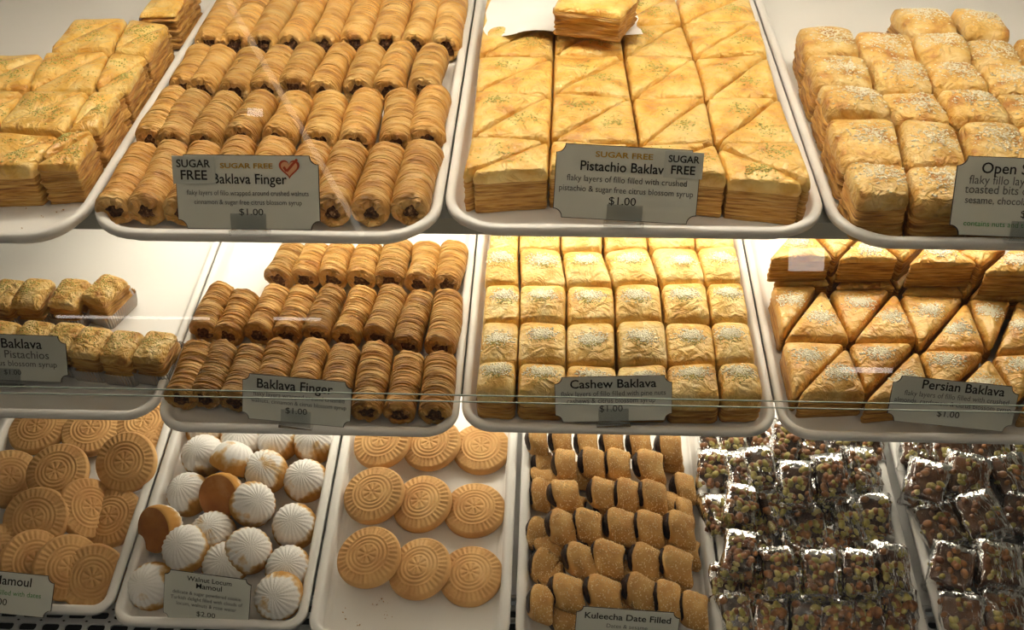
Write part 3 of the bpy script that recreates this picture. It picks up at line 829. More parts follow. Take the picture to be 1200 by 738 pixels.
G3 = ([(478, 108), (556, 108), (636, 108), (726, 108), (816, 100), (902, 110), (990, 104)],
      [(426, 214), (510, 216), (600, 220), (690, 222), (782, 224), (876, 232), (966, 232)])
for r, (bk, fr) in enumerate((G1, G2, G3)):
    for c, (p, q) in enumerate(zip(bk, fr)):
        roll('mid', zg(*p), zg(*q), 'rolled baklava finger on the middle shelf, %s, %s from left' % (ROWS[r], ORD[c]), 'baklava fingers on the middle shelf', ROLLSD if r < 2 else ROLLS)

# ------------------------------------------------------------------ stamped cookies
CR, CT = 0.0375, 0.0165
def cookie_mesh(seed):
    g = np.random.default_rng(seed); nt_, nr = 132, 40
    ph = g.uniform(0, 6.28); v = []; f = []
    rs = np.concatenate([np.linspace(0, .93, nr), [.965, .99, 1.0]])
    wb = Wob(seed, 120)
    def sm(x, a, b): t = min(1, max(0, (x - a) / (b - a))); return t * t * (3 - 2 * t)
    for r in rs:
        for j in range(nt_):
            th = 2 * math.pi * j / nt_
            z = CT * (1 - .30 * r ** 2.5)
            if r > .93: z -= CT * .30 * ((r - .93) / .07) ** 2
            eng = 0.0
            for rc, wd in ((.36, .030), (.47, .030), (.60, .028)):
                eng += math.exp(-((r - rc) / wd) ** 2)
            pet = (0.5 + 0.5 * math.cos(8 * (th + ph)))
            eng += .95 * pet ** 2 * sm(r, .08, .14) * (1 - sm(r, .27, .32))
            eng += .9 * math.exp(-(r / .05) ** 2)
            tooth = 0.5 + 0.5 * math.cos(34 * th)
            eng += 1.15 * sm(tooth, .45, .75) * sm(r, .66, .70) * (1 - sm(r, .90, .97))
            z -= .0013 * eng
            rr = CR * r * (1 + .012 * math.sin(2 * th + ph) + .008 * math.sin(3 * th + 2 * ph))
            x, y = rr * math.cos(th), rr * math.sin(th)
            v.append((x, y, z + .0003 * wb(x, y)))
    for z, s in ((CT * .30, 1.0), (.0012, .975), (0, .94)):
        for j in range(nt_):
            th = 2 * math.pi * j / nt_; rr = CR * s * (1 + .012 * math.sin(2 * th + ph) + .008 * math.sin(3 * th + 2 * ph))
            v.append((rr * math.cos(th), rr * math.sin(th), z))
    n = nt_
    for i in range(len(rs) + 2):
        for j in range(n):
            k = (j + 1) % n; f.append(((i + 1) * n + j, (i + 1) * n + k, i * n + k, i * n + j))
    f.append(tuple(reversed(range((len(rs) + 2) * n, (len(rs) + 3) * n))))
    return new_mesh('stamped_cookie', v, f, 'cookie_dough')
COOK = [cookie_mesh(80 + i) for i in range(3)]
def place(sh, px, py, w, yaw=0, rx=0, ry=0, s=1.0, order='XY'):
    u, v = P(sh, px, py, w + 0.008)
    R = Matrix.Rotation(math.radians(rx), 4, 'X') @ Matrix.Rotation(math.radians(ry), 4, 'Y') @ Matrix.Rotation(math.radians(yaw), 4, 'Z')
    return SM[sh] @ Matrix.Translation((u, v, w)) @ R @ Matrix.Scale(s, 4)
def cookie(sh, px, py, w, yaw, rx, ry, label, group, s=1.0):
    M = place(sh, px, py, w, yaw, rx, ry, s)
    o = obj('stamped_cookie', random.choice(COOK), None, M)
    return tag(o, label, 'cookie', group)
zk = Z(350, 470, 0.363)
ck = [[(230, 500, .021), (395, 538, .0105), (556, 562, 0)], [(246, 300, .021), (402, 328, .0105), (568, 350, 0)], [(272, 128, .021), (434, 138, .0105), (590, 152, 0)]]
for r, row in enumerate(ck):
    for c, (x, y, w) in enumerate(row):
        cookie('bot', *zk(x, y), w, random.uniform(0, 360), [6, 3, 0][c], [-9, -13, -2][c],
               'round stamped cookie with rings, %s, %s of three' % (ROWS[r], ['left', 'middle', 'right'][c]), 'stamped cookies in three rows', 1.09)
zq = Z(0, 460, 0.3767)
lc = [(120, 112, .006, 0, 0, 'lying flat at the back left of the cookie pile'), (285, 118, .006, 0, 4, 'lying flat at the back middle of the pile'),
      (452, 96, .004, 0, 0, 'at the back right of the pile, mostly under the shelf'),
      (494, 165, .000, 0, 18, 'half hidden behind the big upright-facing cookie at right'),
      (395, 208, .032, 26, 0, 'facing the viewer at the right of the pile, on top'), (352, 385, .004, 12, -8, 'under the top right cookie, tilted against the tray side'),
      (262, 355, .018, 8, 46, 'standing on edge in the middle of the pile'), (180, 245, .034, 14, 4, 'lying on top in the middle of the pile'),
      (20, 262, .014, 10, 30, 'leaning at the left frame edge of the pile'), (112, 385, .036, 24, 6, 'facing the viewer at the left, darkest on top'),
      (288, 566, .010, 26, 14, 'frontmost, leaning against its neighbour'), (200, 536, .022, 22, 34, 'leaning second from the front right'),
      (96, 522, .024, 18, 36, 'leaning third from the front right'), (0, 500, .024, 14, 30, 'leaning at the front left corner')]
for x, y, w, rx, ry, lb in lc:
    cookie('bot', *zq(x, y), w, random.uniform(0, 360), rx, ry, 'stamped cookie ' + lb, 'stamped cookies piled at the left', 1.10)

# ------------------------------------------------------------------ powdered mamoul
MR = 0.0258
def mamoul_mesh(seed):
    g = np.random.default_rng(seed); nt_, nr = 72, 18; v = []; f = []
    ph = g.uniform(0, 6.28)
    for i in range(nr + 1):
        t = math.pi / 2 * i / nr
        for j in range(nt_):
            th = 2 * math.pi * j / nt_
            prof = math.cos(t) ** 0.80 if i < nr else 0
            ridge = .075 * (abs(math.sin(11 * th + ph)) - .5) * math.sin(2 * t) ** .7
            rr = MR * (prof * (1 + ridge) + .02 * math.sin(2 * th + ph) * prof)
            z = .003 + .0295 * (math.sin(t) ** 0.9) * (1 + ridge * .6)
            v.append((rr * math.cos(th), rr * math.sin(th), z))
    n = nt_; rings = []
    v2 = []
    for s, z in ((.975, .0008), (.93, 0)):
        for j in range(nt_):
            th = 2 * math.pi * j / nt_; rr = MR * s * (1 + .02 * math.sin(2 * th + ph)); v2.append((rr * math.cos(th), rr * math.sin(th), z))
    for i in range(nr):
        for j in range(n):
            k = (j + 1) % n; f.append((i * n + j, i * n + k, (i + 1) * n + k, (i + 1) * n + j))
    base = len(v); v += v2
    for j in range(n):
        k = (j + 1) % n
        f.append((base + j, base + k, k, j)); f.append((base + n + j, base + n + k, base + k, base + j))
    body = new_mesh('ridged_dome', v, f, 'powdered_dough')
    bv = []; bf = []
    for s, z in ((.935, 0.0001), (.6, -.0006), (.3, .0004)):
        for j in range(nt_):
            th = 2 * math.pi * j / nt_; rr = MR * s * (1 + .02 * math.sin(2 * th + ph)); bv.append((rr * math.cos(th), rr * math.sin(th), z + g.normal(0, .0001)))
    for i in range(2):
        for j in range(n):
            k = (j + 1) % n; bf.append(((i + 1) * n + j, (i + 1) * n + k, i * n + k, i * n + j))
    bf.append(tuple(reversed(range(2 * n, 3 * n))))
    return body, new_mesh('baked_base', bv, bf, 'baked_base')
MAM = [mamoul_mesh(90 + i) for i in range(4)]
def mamoul(px, py, w, rx, ry, label, s=1.15, yaw=None):
    u, v = P('bot', px, py, w + 0.014)
    R = Matrix.Rotation(math.radians(rx), 4, 'X') @ Matrix.Rotation(math.radians(ry), 4, 'Y') @ Matrix.Rotation(random.uniform(0, 6.28), 4, 'Z')
    M = SM['bot'] @ Matrix.Translation((u, v, w + 0.014)) @ R @ Matrix.Translation((0, 0, -0.014)) @ Matrix.Scale(s, 4)
    t = thing('powdered_mamoul', label, 'cookie', M, 'powdered mamoul in the bottom tray')
    a, b_ = random.choice(MAM)
    obj('ridged_dome', a, t); obj('baked_base', b_, t)
zw = Z(120, 460, 0.3769)
wm = [(325, 112, 0, 0, 0, 'at the back left, mostly hidden under the shelf'), (432, 142, .004, 8, 6, 'in the back row beside the hidden left one'),
      (546, 146, .004, 5, -5, 'in the back row, third from the left'), (658, 152, .004, 8, 0, 'at the right end of the back row'),
      (312, 192, .008, 10, -8, 'large and very white at the left below the back row'), (408, 208, .022, -48, 22, 'tipped so that its shadowed side shows, at upper centre'),
      (506, 242, .016, 12, 0, 'white, to the right of the tipped one at upper centre'), (630, 270, .004, 14, 0, 'white, at the right tray side below the back row'),
      (266, 312, .002, 4, -14, 'white, behind the two overturned ones at left'), (376, 318, .016, -138, 14, 'overturned with brown base showing, upper of the two'),
      (470, 344, .020, 18, 28, 'half bare with golden ridges, right of upper overturned one'), (596, 412, .004, 16, 4, 'white with a golden streak at the right tray side'),
      (184, 420, .018, -136, 26, 'overturned with brown base showing, at left tray side'), (340, 436, .010, 6, 0, 'white, in the middle behind the card'),
      (455, 488, .016, 18, 20, 'ridged and white with golden lower edge, behind card right corner'), (256, 482, .022, 16, -8, 'with a mottled top, right above the card left corner'),
      (382, 530, .002, 22, 10, 'golden and ridged, peeking over the top edge of the card'), (150, 600, .004, 24, -10, 'patchy white at the left of the card'),
      (578, 545, .006, 12, 6, 'white, behind the frontmost one right of the card'), (545, 632, .016, 28, 0, 'frontmost, patchy white, right of the card'),
      (290, 620, .000, 10, 0, 'hidden behind the card')]
for x, y, w, rx, ry, lb in wm[:-1]:
    mamoul(*zw(x, y), w, rx, ry, 'powdered mamoul cookie ' + lb)

# ------------------------------------------------------------------ date-filled slices
def date_mesh(seed):
    g = np.random.default_rng(seed); L, W, Hh = 0.0365, 0.0225, 0.029
    ns, nr = 28, 13; slant = -.006 + g.uniform(-.002, .002); rings = []
    wb = Wob(seed, 160)
    for i in range(nr):
        t = i / (nr - 1); e = min(t, 1 - t); sc = 1 - .16 * max(0, 1 - e / .16) ** 2
        ring = []
        for j in range(ns):
            th = 2 * math.pi * j / ns
            y = W * sc * math.copysign(abs(math.cos(th)) ** .95, math.cos(th))
            z = Hh / 2 + Hh / 2 * sc * math.copysign(abs(math.sin(th)) ** .85, math.sin(th))
            x = (t - .5) * L + slant * (y / W) * 1.0 - .006 * (1 - (y / W) ** 2)
            ring.append((x + .0005 * wb(y, z), y + .0006 * wb(x, z), max(z, .0002) + .0007 * wb(x, y)))
        rings.append(ring)
    def sh(ring, s, dx):
        c = np.mean(np.array(ring), axis=0); return [(p[0] + dx, c[1] + (p[1] - c[1]) * s, c[2] + (p[2] - c[2]) * s) for p in ring]
    full = [sh(rings[0], .80, .0012), sh(rings[0], .88, -.0002)] + rings + [sh(rings[-1], .88, .0002), sh(rings[-1], .80, -.0012)]
    v, f = loft(full); f = [tuple(reversed(q)) for q in f]
    # orientation: rings go along +x with th counter-clockwise in (y, z)
    f = [tuple(reversed(q)) for q in f]
    body = new_mesh('sesame_dough', v, f, 'date_dough')
    ends = []
    for ring, sg, in ((full[1], -1), (full[-2], 1)):
        c = np.mean(np.array(ring), axis=0); vv_ = []; ff = []; n = len(ring)
        lv = (1.0, .93, .25)
        for s in lv:
            for p in ring: vv_.append((p[0] * s + c[0] * (1 - s) + sg * (.0020 * (1 - s) - .0004) + (-.0042 * min(1, (1 - s) * 4 + .25) if sg < 0 else 0) + g.normal(0, .0003), c[1] + (p[1] - c[1]) * s, c[2] + (p[2] - c[2]) * s))
        for i in range(2):
            for j in range(n):
                k = (j + 1) % n; q = (i * n + j, i * n + k, (i + 1) * n + k, (i + 1) * n + j); ff.append(q if sg > 0 else tuple(reversed(q)))
        cap = tuple(range(2 * n, 3 * n)); ff.append(cap if sg > 0 else tuple(reversed(cap)))
        ends.append(new_mesh('date_filling', vv_, ff, 'date_paste'))
    mb = MB(); gg = random.Random(seed)
    for k in range(150):
        i = gg.randrange(1, nr - 1); j = gg.randrange(1, ns // 2)
        p = Vector(rings[i][j]).lerp(Vector(rings[min(nr - 1, i + 1)][j]), gg.random()).lerp(Vector(rings[i][(j + 1) % ns]), gg.random())
        s = .00125 * gg.uniform(.7, 1.2); bit(mb, p + Vector((0, 0, .0002)), s, s * .62, s * .45, gg, True)
    return body, ends, mb.mesh('sesame_seeds', 'sesame_toasted')
DATE = [date_mesh(120 + i) for i in range(5)]
def date_slice(px, py, w, yaw, rx, ry, sx, sy, label):
    u, v = P('bot', px, py, w + 0.016)
    M = SM['bot'] @ Matrix.Translation((u, v, w)) @ Matrix.Rotation(math.radians(yaw), 4, 'Z') @ Matrix.Rotation(math.radians(rx), 4, 'X') @ Matrix.Rotation(math.radians(ry), 4, 'Y') @ Matrix.Diagonal((sx, sy, 1, 1))
    t = thing('date_cookie', label, 'cookie', M, 'date-filled cookie slices')
    a, e, s = random.choice(DATE)
    obj('sesame_dough', a, t)
    for m_ in e: obj('date_filling', m_, t)
    obj('sesame_seeds', s, t, kind='stuff')
zd = Z(590, 480, 0.3495)
dr = [[(130, 640, 90, -18), (215, 608, 118, -8), (340, 612, 130, -14), (456, 605, 112, -22), (550, 628, 92, -12), (640, 662, 95, -14)],
      [(136, 522, 95, -26), (262, 498, 122, -14), (356, 490, 118, -16), (478, 502, 112, -22), (584, 514, 118, -18)],
      [(112, 412, 85, -24), (196, 388, 110, -16), (286, 380, 106, -14), (394, 384, 108, -12), (490, 388, 104, -14), (590, 394, 108, -12)],
      [(122, 280, 75, -8), (205, 276, 110, 2), (326, 274, 94, -12), (410, 278, 92, -12), (498, 282, 104, -12), (598, 344, 70, -4)],
      [(126, 178, 72, -6), (205, 176, 84, -4), (298, 170, 94, -12), (386, 174, 96, -12), (490, 184, 108, -6), (602, 258, 84, -6)],
      [(112, 96, 78, -4), (190, 98, 82, -6), (280, 102, 84, -8), (366, 106, 86, -6), (456, 108, 88, -6), (552, 118, 92, -6)]]
for r, row in enumerate(dr):
    for c, (x, y, wd, yaw) in enumerate(row):
        low = (c == 0 and r in (1, 2, 3, 4)) or (c == 5 and r in (3, 4))
        date_slice(*zd(x, y), 0.004 if low else 0.022, yaw, random.uniform(10, 18) if not low else 8, random.uniform(12, 20), wd / 100.0 * .88, random.uniform(.90, 1.0),
                   'date-filled sesame cookie slice, %s, %s from the left' % (ROWS[r], ORD[c]))
und = [(215, 700), (430, 672), (560, 566), (170, 560), (310, 556), (420, 560), (160, 460), (330, 440), (450, 440), (560, 450), (620, 480), (240, 330), (370, 330), (470, 332), (580, 330), (260, 220), (370, 225), (560, 165), (150, 235)]
UNDL = ['at the very front', 'below the front row near the card', 'below the second row at right', 'behind the front row at far left', 'behind the front row, left of centre', 'behind the front row at centre',
        'behind the second row at far left', 'behind the second row, left of centre', 'behind the second row, right of centre', 'behind the second row at right', 'beside the right tray side, second row',
        'behind the third row at left', 'behind the third row, left of centre', 'behind the third row, right of centre', 'behind the third row at far right',
        'behind the fourth row at left', 'behind the fourth row at centre', 'behind the fifth row at right', 'behind the fourth row at far left']
for i, (x, y) in enumerate(und):
    date_slice(*zd(x, y), 0.0, random.uniform(-20, 5), 0, 0, .95, .85, 'lower-layer date-filled cookie slice showing in the gaps, %s' % UNDL[i])

# ------------------------------------------------------------------ wrapped nut bars
def bar_meshes(seed, W, D, Hh, nuts, core):
    g = random.Random(seed); gn = np.random.default_rng(seed)
    poly = [(-W / 2, -D / 2), (W / 2, -D / 2), (W / 2, D / 2), (-W / 2, D / 2)]
    c, side, top, zt, ga = block(poly, Hh, seed, r=.004, dome=.002, wav=.0012, rough=.0008, layers=4, shoulder=.004)
    b = MB(); b.add(*side); b.add(*top)
    core_m = b.mesh('nougat_block', core, smooth=True)
    green_, brown = MB(), MB()
    for k in range(nuts):
        u = g.random()
        if u < .62: p = (g.uniform(-W / 2 * .9, W / 2 * .9), g.uniform(-D / 2 * .92, D / 2 * .92)); p = Vector((*p, zt(*p)))
        elif u < .84: p = Vector((g.uniform(-W / 2 * .9, W / 2 * .9), -D / 2, g.uniform(.004, Hh)))
        else: p = Vector((g.choice((-W / 2, W / 2)), g.uniform(-D / 2 * .9, D / 2 * .9), g.uniform(.004, Hh)))
        R = Matrix.Rotation(g.uniform(0, 6.28), 3, 'Z') @ Matrix.Rotation(g.uniform(-.6, .6), 3, 'Y')
        s = g.uniform(1.0, 1.6)
        if g.random() < .45: ellipsoid(green_, p, .0046 * s, .0029 * s, .0026 * s, R)
        else: ellipsoid(brown, p, .0044 * s, .0033 * s, .0028 * s, R)
    ms = [('nougat_block', core_m, None), ('pistachio_nuts', green_.mesh('pistachio_nuts', 'nut_pistachio', True), 'stuff'), ('almond_nuts', brown.mesh('almond_nuts', 'nut_brown', True), 'stuff')]
    # crumpled film around the bar with crimped ends
    W2, D2 = W / 2 + .0035, D / 2 + .0030; rings = []; wb = Wob(seed + 3, 300); wc = Wob(seed + 4, 700)
    ns = 30; prof = [(-1.30, .16, 1.02), (-1.17, .22, 1.06), (-1.06, .75, 1.03), (-1.0, 1, 1), (-.6, 1, 1), (-.2, 1, 1), (.2, 1, 1), (.6, 1, 1), (1.0, 1, 1), (1.06, .75, 1.03), (1.17, .22, 1.06), (1.30, .16, 1.02)]
    for yy, zs_, xs_ in prof:
        ring = []
        for j in range(ns):
            th = 2 * math.pi * j / ns; cx, sx = math.cos(th), math.sin(th)
            x = W2 * xs_ * math.copysign(abs(cx) ** .45, cx)
            z = Hh / 2 + .001 + (Hh / 2 + .0040) * zs_ * math.copysign(abs(sx) ** .45, sx)
            y = D2 * yy
            k = .0011 * wb(x + z, y) + .0007 * wc(x - z, y)
            ring.append((x + k * cx, y + .0008 * wc(x, z), max(.0002, z + k * sx)))
        rings.append(ring)
    v, f = loft(rings, True, True)
    ms.append(('cellophane_wrapper', new_mesh('cellophane_wrapper', v, f, 'cellophane', smooth=True), None))
    return ms
BARS = [bar_meshes(200 + i * 7, .034, .046, .026, 52, 'nougat_dark') for i in range(4)]
BRN = [bar_meshes(300 + i * 7, .046, .048, .030, 26, 'caramel_brown') for i in range(4)]
def wrapped(px, py, w, yaw, rx, ry, pool, name, label, cat, group):
    u, v = P('bot', px, py, w + 0.02)
    M = SM['bot'] @ Matrix.Translation((u, v, w)) @ Matrix.Rotation(math.radians(yaw), 4, 'Z') @ Matrix.Rotation(math.radians(rx), 4, 'X') @ Matrix.Rotation(math.radians(ry), 4, 'Y')
    t = thing(name, label, cat, M, group)
    for nm, me, kd in random.choice(pool): obj(nm, me, t, kind=kd)
zn = Z(800, 480, 0.3495)
nb = [[(178, 690, .006), (300, 700, .008), (412, 702, .006), (520, 700, .008), (624, 690, .006), (722, 662, .008)],
      [(196, 478, .032), (326, 536, .030), (468, 540, .034), (590, 545, .030), (692, 520, .030)],
      [(112, 350, .010), (188, 318, .026), (302, 335, .014), (432, 385, .006), (545, 362, .012), (645, 345, .014)],
      [(110, 195, .010), (186, 206, .020), (262, 190, .034), (388, 238, .036), (496, 215, .038), (594, 190, .030)],
      [(105, 110, .006), (176, 112, .020), (250, 92, .010), (345, 98, .020), (440, 100, .018), (540, 95, .010), (620, 100, .010)]]
for r, row in enumerate(nb):
    for c, (x, y, w) in enumerate(row):
        wrapped(*zn(x, y), w, random.uniform(-14, 10), random.uniform(4, 18), random.uniform(-12, 12), BARS, 'nut_bar',
                'cellophane-wrapped pistachio nut bar, %s, %s from the left' % (ROWS[r], ORD[c]), 'nut bar', 'wrapped nut bars')
for i, (x, y) in enumerate([(140, 590), (250, 600), (380, 615), (500, 610), (620, 600), (250, 420), (380, 440), (500, 450), (620, 430), (330, 260), (450, 290)]):
    wrapped(*zn(x, y), 0.001, random.uniform(-8, 4), 0, 0, BARS, 'nut_bar', 'lower-layer wrapped nut bar seen in the gap behind the %s, %s from left' % ((['front row', 'second row', 'third row'][0 if i < 5 else 1 if i < 9 else 2]), ORD[i if i < 5 else i - 5 if i < 9 else i - 9]), 'nut bar', 'wrapped nut bars')
zb = Z(1000, 480, 0.35)
bb = [[(365, 690, .004), (510, 690, .006), (660, 690, .004)], [(330, 520, .008), (480, 520, .022), (620, 500, .010)],
      [(290, 380, .012), (430, 350, .030), (570, 350, .020)], [(255, 240, .030), (380, 215, .036), (520, 220, .030), (650, 220, .012)],
      [(215, 130, .016), (330, 120, .024), (450, 130, .026), (570, 130, .018)]]
for r, row in enumerate(bb):
    for c, (x, y, w) in enumerate(row):
        wrapped(*zb(x, y), w, random.uniform(-25, 15), random.uniform(0, 18), random.uniform(-10, 10), BRN, 'wrapped_sweet',
                'shiny wrapped brown sweet at the right end, %s, %s from the left' % (ROWS[r], ORD[c]), 'sweet', 'brown wrapped sweets')

# ------------------------------------------------------------------ price cards
FONT_CACHE = {}
def text_mesh(body, m, bold=0.0):
    cu = bpy.data.curves.new('lettering', 'FONT'); cu.body = body; cu.size = 1.0; cu.offset = bold
    cu.resolution_u = 3; cu.align_x = 'LEFT'
    o = bpy.data.objects.new('lettering', cu); COL.objects.link(o)
    dg = bpy.context.evaluated_depsgraph_get(); dg.update()
    me = bpy.data.meshes.new_from_object(o.evaluated_get(dg))
    bpy.data.objects.remove(o); bpy.data.curves.remove(cu)
    me.materials.clear(); me.materials.append(MATS[m]); me.name = 'lettering'
    return me
def card(sh, pl, pr, w, H, lean, lines, label, notch=0.10, W=None, roll_=None, extra=None, holder=True, wid=None):
    """pl, pr: pixels of the lower left and lower right corner; H height / width ratio"""
    my = (pl[1] + pr[1]) / 2
    a = P(sh, pl[0], my, w); b_ = P(sh, pr[0], my, w)
    Wd = wid or (b_[0] - a[0])
    sl = math.atan2(pr[1] - pl[1], pr[0] - pl[0]) + 0.004 if roll_ is None else roll_
    h = Wd * H
    M = SM[sh] @ Matrix.Translation(((a[0] + b_[0]) / 2, (a[1] + b_[1]) / 2, w)) @ Matrix.Rotation(math.radians(90 - lean), 4, 'X') @ Matrix.Rotation(-sl, 4, 'Z')
    t = thing('price_card', label, 'sign', M, 'price cards')
    r = notch * Wd * 0.62
    def outline(gr_=0.0):
        pts = []
        x0, x1, y0, y1 = -Wd / 2 - gr_, Wd / 2 + gr_, -gr_, h + gr_
        for cx, cy, a0 in ((x1, y0, 180), (x1, y1, 270), (x0, y1, 0), (x0, y0, 90)):
            for i in range(7):
                an = math.radians(a0 - 90 * i / 6)
                pts.append((cx + r * math.cos(an), cy + r * math.sin(an)))
        return pts
    # walking order: lower right, upper right, upper left, lower left
    def plate(gr_, z0, z1):
        o_ = outline(gr_); n = len(o_)
        v = [(x, y, z0) for x, y in o_] + [(x, y, z1) for x, y in o_] + [(0, h / 2, z0), (0, h / 2, z1)]
        f = []
        for j in range(n):
            k = (j + 1) % n
            f += [(j, k, n + k, n + j), (n + j, n + k, 2 * n + 1), (k, j, 2 * n)]
        return v, f
    obj('card_back', new_mesh('card_back', *plate(0.0006, -0.0010, 0.0), 'card_edge', False), t)
    obj('card_face', new_mesh('card_face', *plate(0.0, -0.0004, 0.0005), 'card_stock', False), t)
    for body, cx, cy, wd, m, bold, asp in lines:
        me = text_mesh(body, m, bold)
        co = np.empty(len(me.vertices) * 3); me.vertices.foreach_get('co', co); co = co.reshape(-1, 3)
        lo, hi = co.min(0), co.max(0); s = wd * Wd / max(1e-6, hi[0] - lo[0])
        co[:, 0] = (co[:, 0] - (lo[0] + hi[0]) / 2) * s + cx * Wd
        co[:, 1] = (co[:, 1]) * s * asp + cy * h
        co[:, 2] = 0.0009
        me.vertices.foreach_set('co', co.ravel()); me.update()
        obj('lettering', me, t)
    if extra: extra(t, Wd, h)
    if holder:
        b = MB(); b.box(-.016, .016, -.0035, .014, .0013, .0022); b.box(-.018, .018, -.006, -.0015, -.006, .004)
        obj('clear_holder', b.mesh('clear_holder', 'clear_plastic'), t)
    return t
def sticker(cx, cy, wd, hh):
    def fn(t, W, h):
        b = MB(); b.box((cx - wd / 2) * W, (cx + wd / 2) * W, (cy - hh / 2) * h, (cy + hh / 2) * h, .0010, .0013)
        s = obj('sticker', b.mesh('sticker', 'sticker_clear'), t, label='clear sticker reading SUGAR FREE')
        for body, yy, w_ in (('SUGAR', .10, .80), ('FREE', -.34, .62)):
            me = text_mesh(body, 'ink_black', .018)
            co = np.empty(len(me.vertices) * 3); me.vertices.foreach_get('co', co); co = co.reshape(-1, 3)
            lo, hi = co.min(0), co.max(0); k = w_ * wd * W / (hi[0] - lo[0])
            co[:, 0] = (co[:, 0] - (lo[0] + hi[0]) / 2) * k + cx * W
            co[:, 1] = co[:, 1] * k + (cy + yy * hh) * h; co[:, 2] = .0017
            me.vertices.foreach_set('co', co.ravel()); me.update()
            obj('lettering', me, s)
    return fn
def heart(t, W, h):
    def shape(s):
        pts = []
        for i in range(40):
            a = 2 * math.pi * i / 40
            pts.append((s * 16 * math.sin(a) ** 3, s * (13 * math.cos(a) - 5 * math.cos(2 * a) - 2 * math.cos(3 * a) - math.cos(4 * a))))
        return pts
    cx, cy = .30 * W, .84 * h
    for s, z, m, nm in ((.00058, .0008, 'ink_red', 'heart_outline'), (.00046, .0011, 'ink_peach', 'heart_emblem')):
        p = shape(s); v = [(cx + x, cy + y, z) for x, y in p] + [(cx, cy, z)]
        f = [(i, 40, (i + 1) % 40) for i in range(40)]
        f = [(q[0], q[2], q[1]) if False else q for q in f]
        obj(nm, new_mesh(nm, v, f, m, False), t)
    b = MB(); c1, c2, c3 = (cx - .0048, cy + .001), (cx - .0022, cy - .0030), (cx + .0075, cy + .0078)
    def bar(p, q, w_):
        d = Vector((q[0] - p[0], q[1] - p[1])).normalized(); n = Vector((-d.y, d.x)) * w_
        b.add([(p[0] + n.x, p[1] + n.y, .0014), (p[0] - n.x, p[1] - n.y, .0014), (q[0] - n.x, q[1] - n.y, .0014), (q[0] + n.x, q[1] + n.y, .0014)], [(0, 1, 2, 3)])
    bar(c1, c2, .0011); bar(c2, c3, .0011)
    obj('check_mark', b.mesh('check_mark', 'ink_red'), t)
def both(*fs):
    def fn(t, W, h):
        for f in fs: f(t, W, h)
    return fn
K, Gy = 'ink_black', 'ink_grey'
card('top', (219, 268), (366, 268), 0.024, 0.51, 28,
     [('SUGAR FREE', .0, .83, .37, 'ink_gold', .02, .75), ('Baklava Finger', .02, .62, .52, K, .008, 1.1), ('flaky layers of fillo wrapped around crushed walnuts', .0, .46, .86, Gy, 0, 1.25),
      ('cinnamon & sugar free citrus blossom syrup', .0, .335, .76, Gy, 0, 1.15), ('$1.00', .02, .19, .17, K, 0, .85)],
     'white card reading Sugar Free Baklava Finger with a heart and $1.00', extra=both(sticker(-.37, .80, .30, .38), heart), wid=0.128, roll_=0.0)
card('top', (656, 254), (806, 262), 0.024, 0.51, 28,
     [('SUGAR FREE', -.03, .85, .40, 'ink_gold', .02, .75), ('Pistachio Baklava', -.02, .66, .62, K, .012, 1.05), ('flaky layers of fillo filled with crushed', .0, .51, .84, Gy, 0, 1.1),
      ('pistachio & sugar free citrus blossom syrup', .0, .37, .94, Gy, 0, 1.1), ('$1.00', -.02, .21, .19, K, 0, .9)],
     'white card reading Sugar Free Pistachio Baklava and $1.00', extra=sticker(.385, .80, .27, .36), wid=0.128, roll_=0.045)
card('top', (1126, 273), (1282, 283), 0.024, 0.50, 28,
     [('Open Sesame', -.08, .80, .54, K, .010, 1.0), ('flaky fillo layers filled with', -.05, .66, .74, Gy, 0, 1.1), ('toasted bits of almonds', -.10, .54, .68, Gy, 0, 1.1),
      ('sesame, chocolate & citrus syrup', -.03, .41, .80, Gy, 0, 1.1), ('$1.00', .02, .25, .17, K, 0, .9), ('contains nuts and toasted sesame seeds', -.02, .12, .80, 'ink_green', 0, 1.0)],
     'white card reading Open Sesame at the right edge of top shelf', wid=0.136, roll_=0.03)
card('mid', (-62, 444), (80, 446), 0.012, 0.38, 30,
     [('Turkish Baklava', -.05, .72, .72, K, .010, 1.0), ('with Pistachios', .08, .50, .56, Gy, 0, 1.0), ('fillo & citrus blossom syrup', .04, .32, .76, Gy, 0, 1.0), ('$1.00', .05, .13, .14, K, 0, .9)],
     'white card for the Turkish baklava cut by the left frame edge', wid=0.140, roll_=0.02)
card('mid', (290, 492), (404, 498), 0.022, 0.43, 30,
     [('Baklava Finger', -.02, .72, .70, K, .014, 1.05), ('flaky layers wrapped around crushed', .02, .54, .84, Gy, 0, 1.1), ('walnuts, cinnamon & citrus blossom syrup', .02, .39, .88, Gy, 0, 1.1), ('$1.00', 0, .20, .20, K, 0, .9)],
     'white card reading Baklava Finger on the middle shelf', wid=0.116, roll_=0.075)
card('mid', (654, 496), (784, 490), 0.022, 0.40, 30,
     [('Cashew Baklava', .0, .76, .74, K, .014, .95), ('flaky layers of fillo filled with pine nuts', .0, .58, .90, Gy, 0, 1.1), ('cashews & citrus blossom syrup', -.02, .42, .76, Gy, 0, 1.1), ('$1.00', -.02, .22, .20, K, 0, .9)],
     'white card reading Cashew Baklava and $1.00', wid=0.123, roll_=-0.04)
card('mid', (1040, 492), (1182, 506), 0.022, 0.38, 30,
     [('Persian Baklava', .06, .78, .66, K, .014, 1.0), ('flaky layers of fillo filled with crushed', .02, .60, .84, Gy, 0, 1.1), ('almonds, cardamom & citrus blossom syrup', .0, .44, .94, Gy, 0, 1.1), ('$1.00', -.02, .20, .18, K, 0, .9)],
     'white card reading Persian Baklava and $1.00', wid=0.130, roll_=0.085, holder=False)
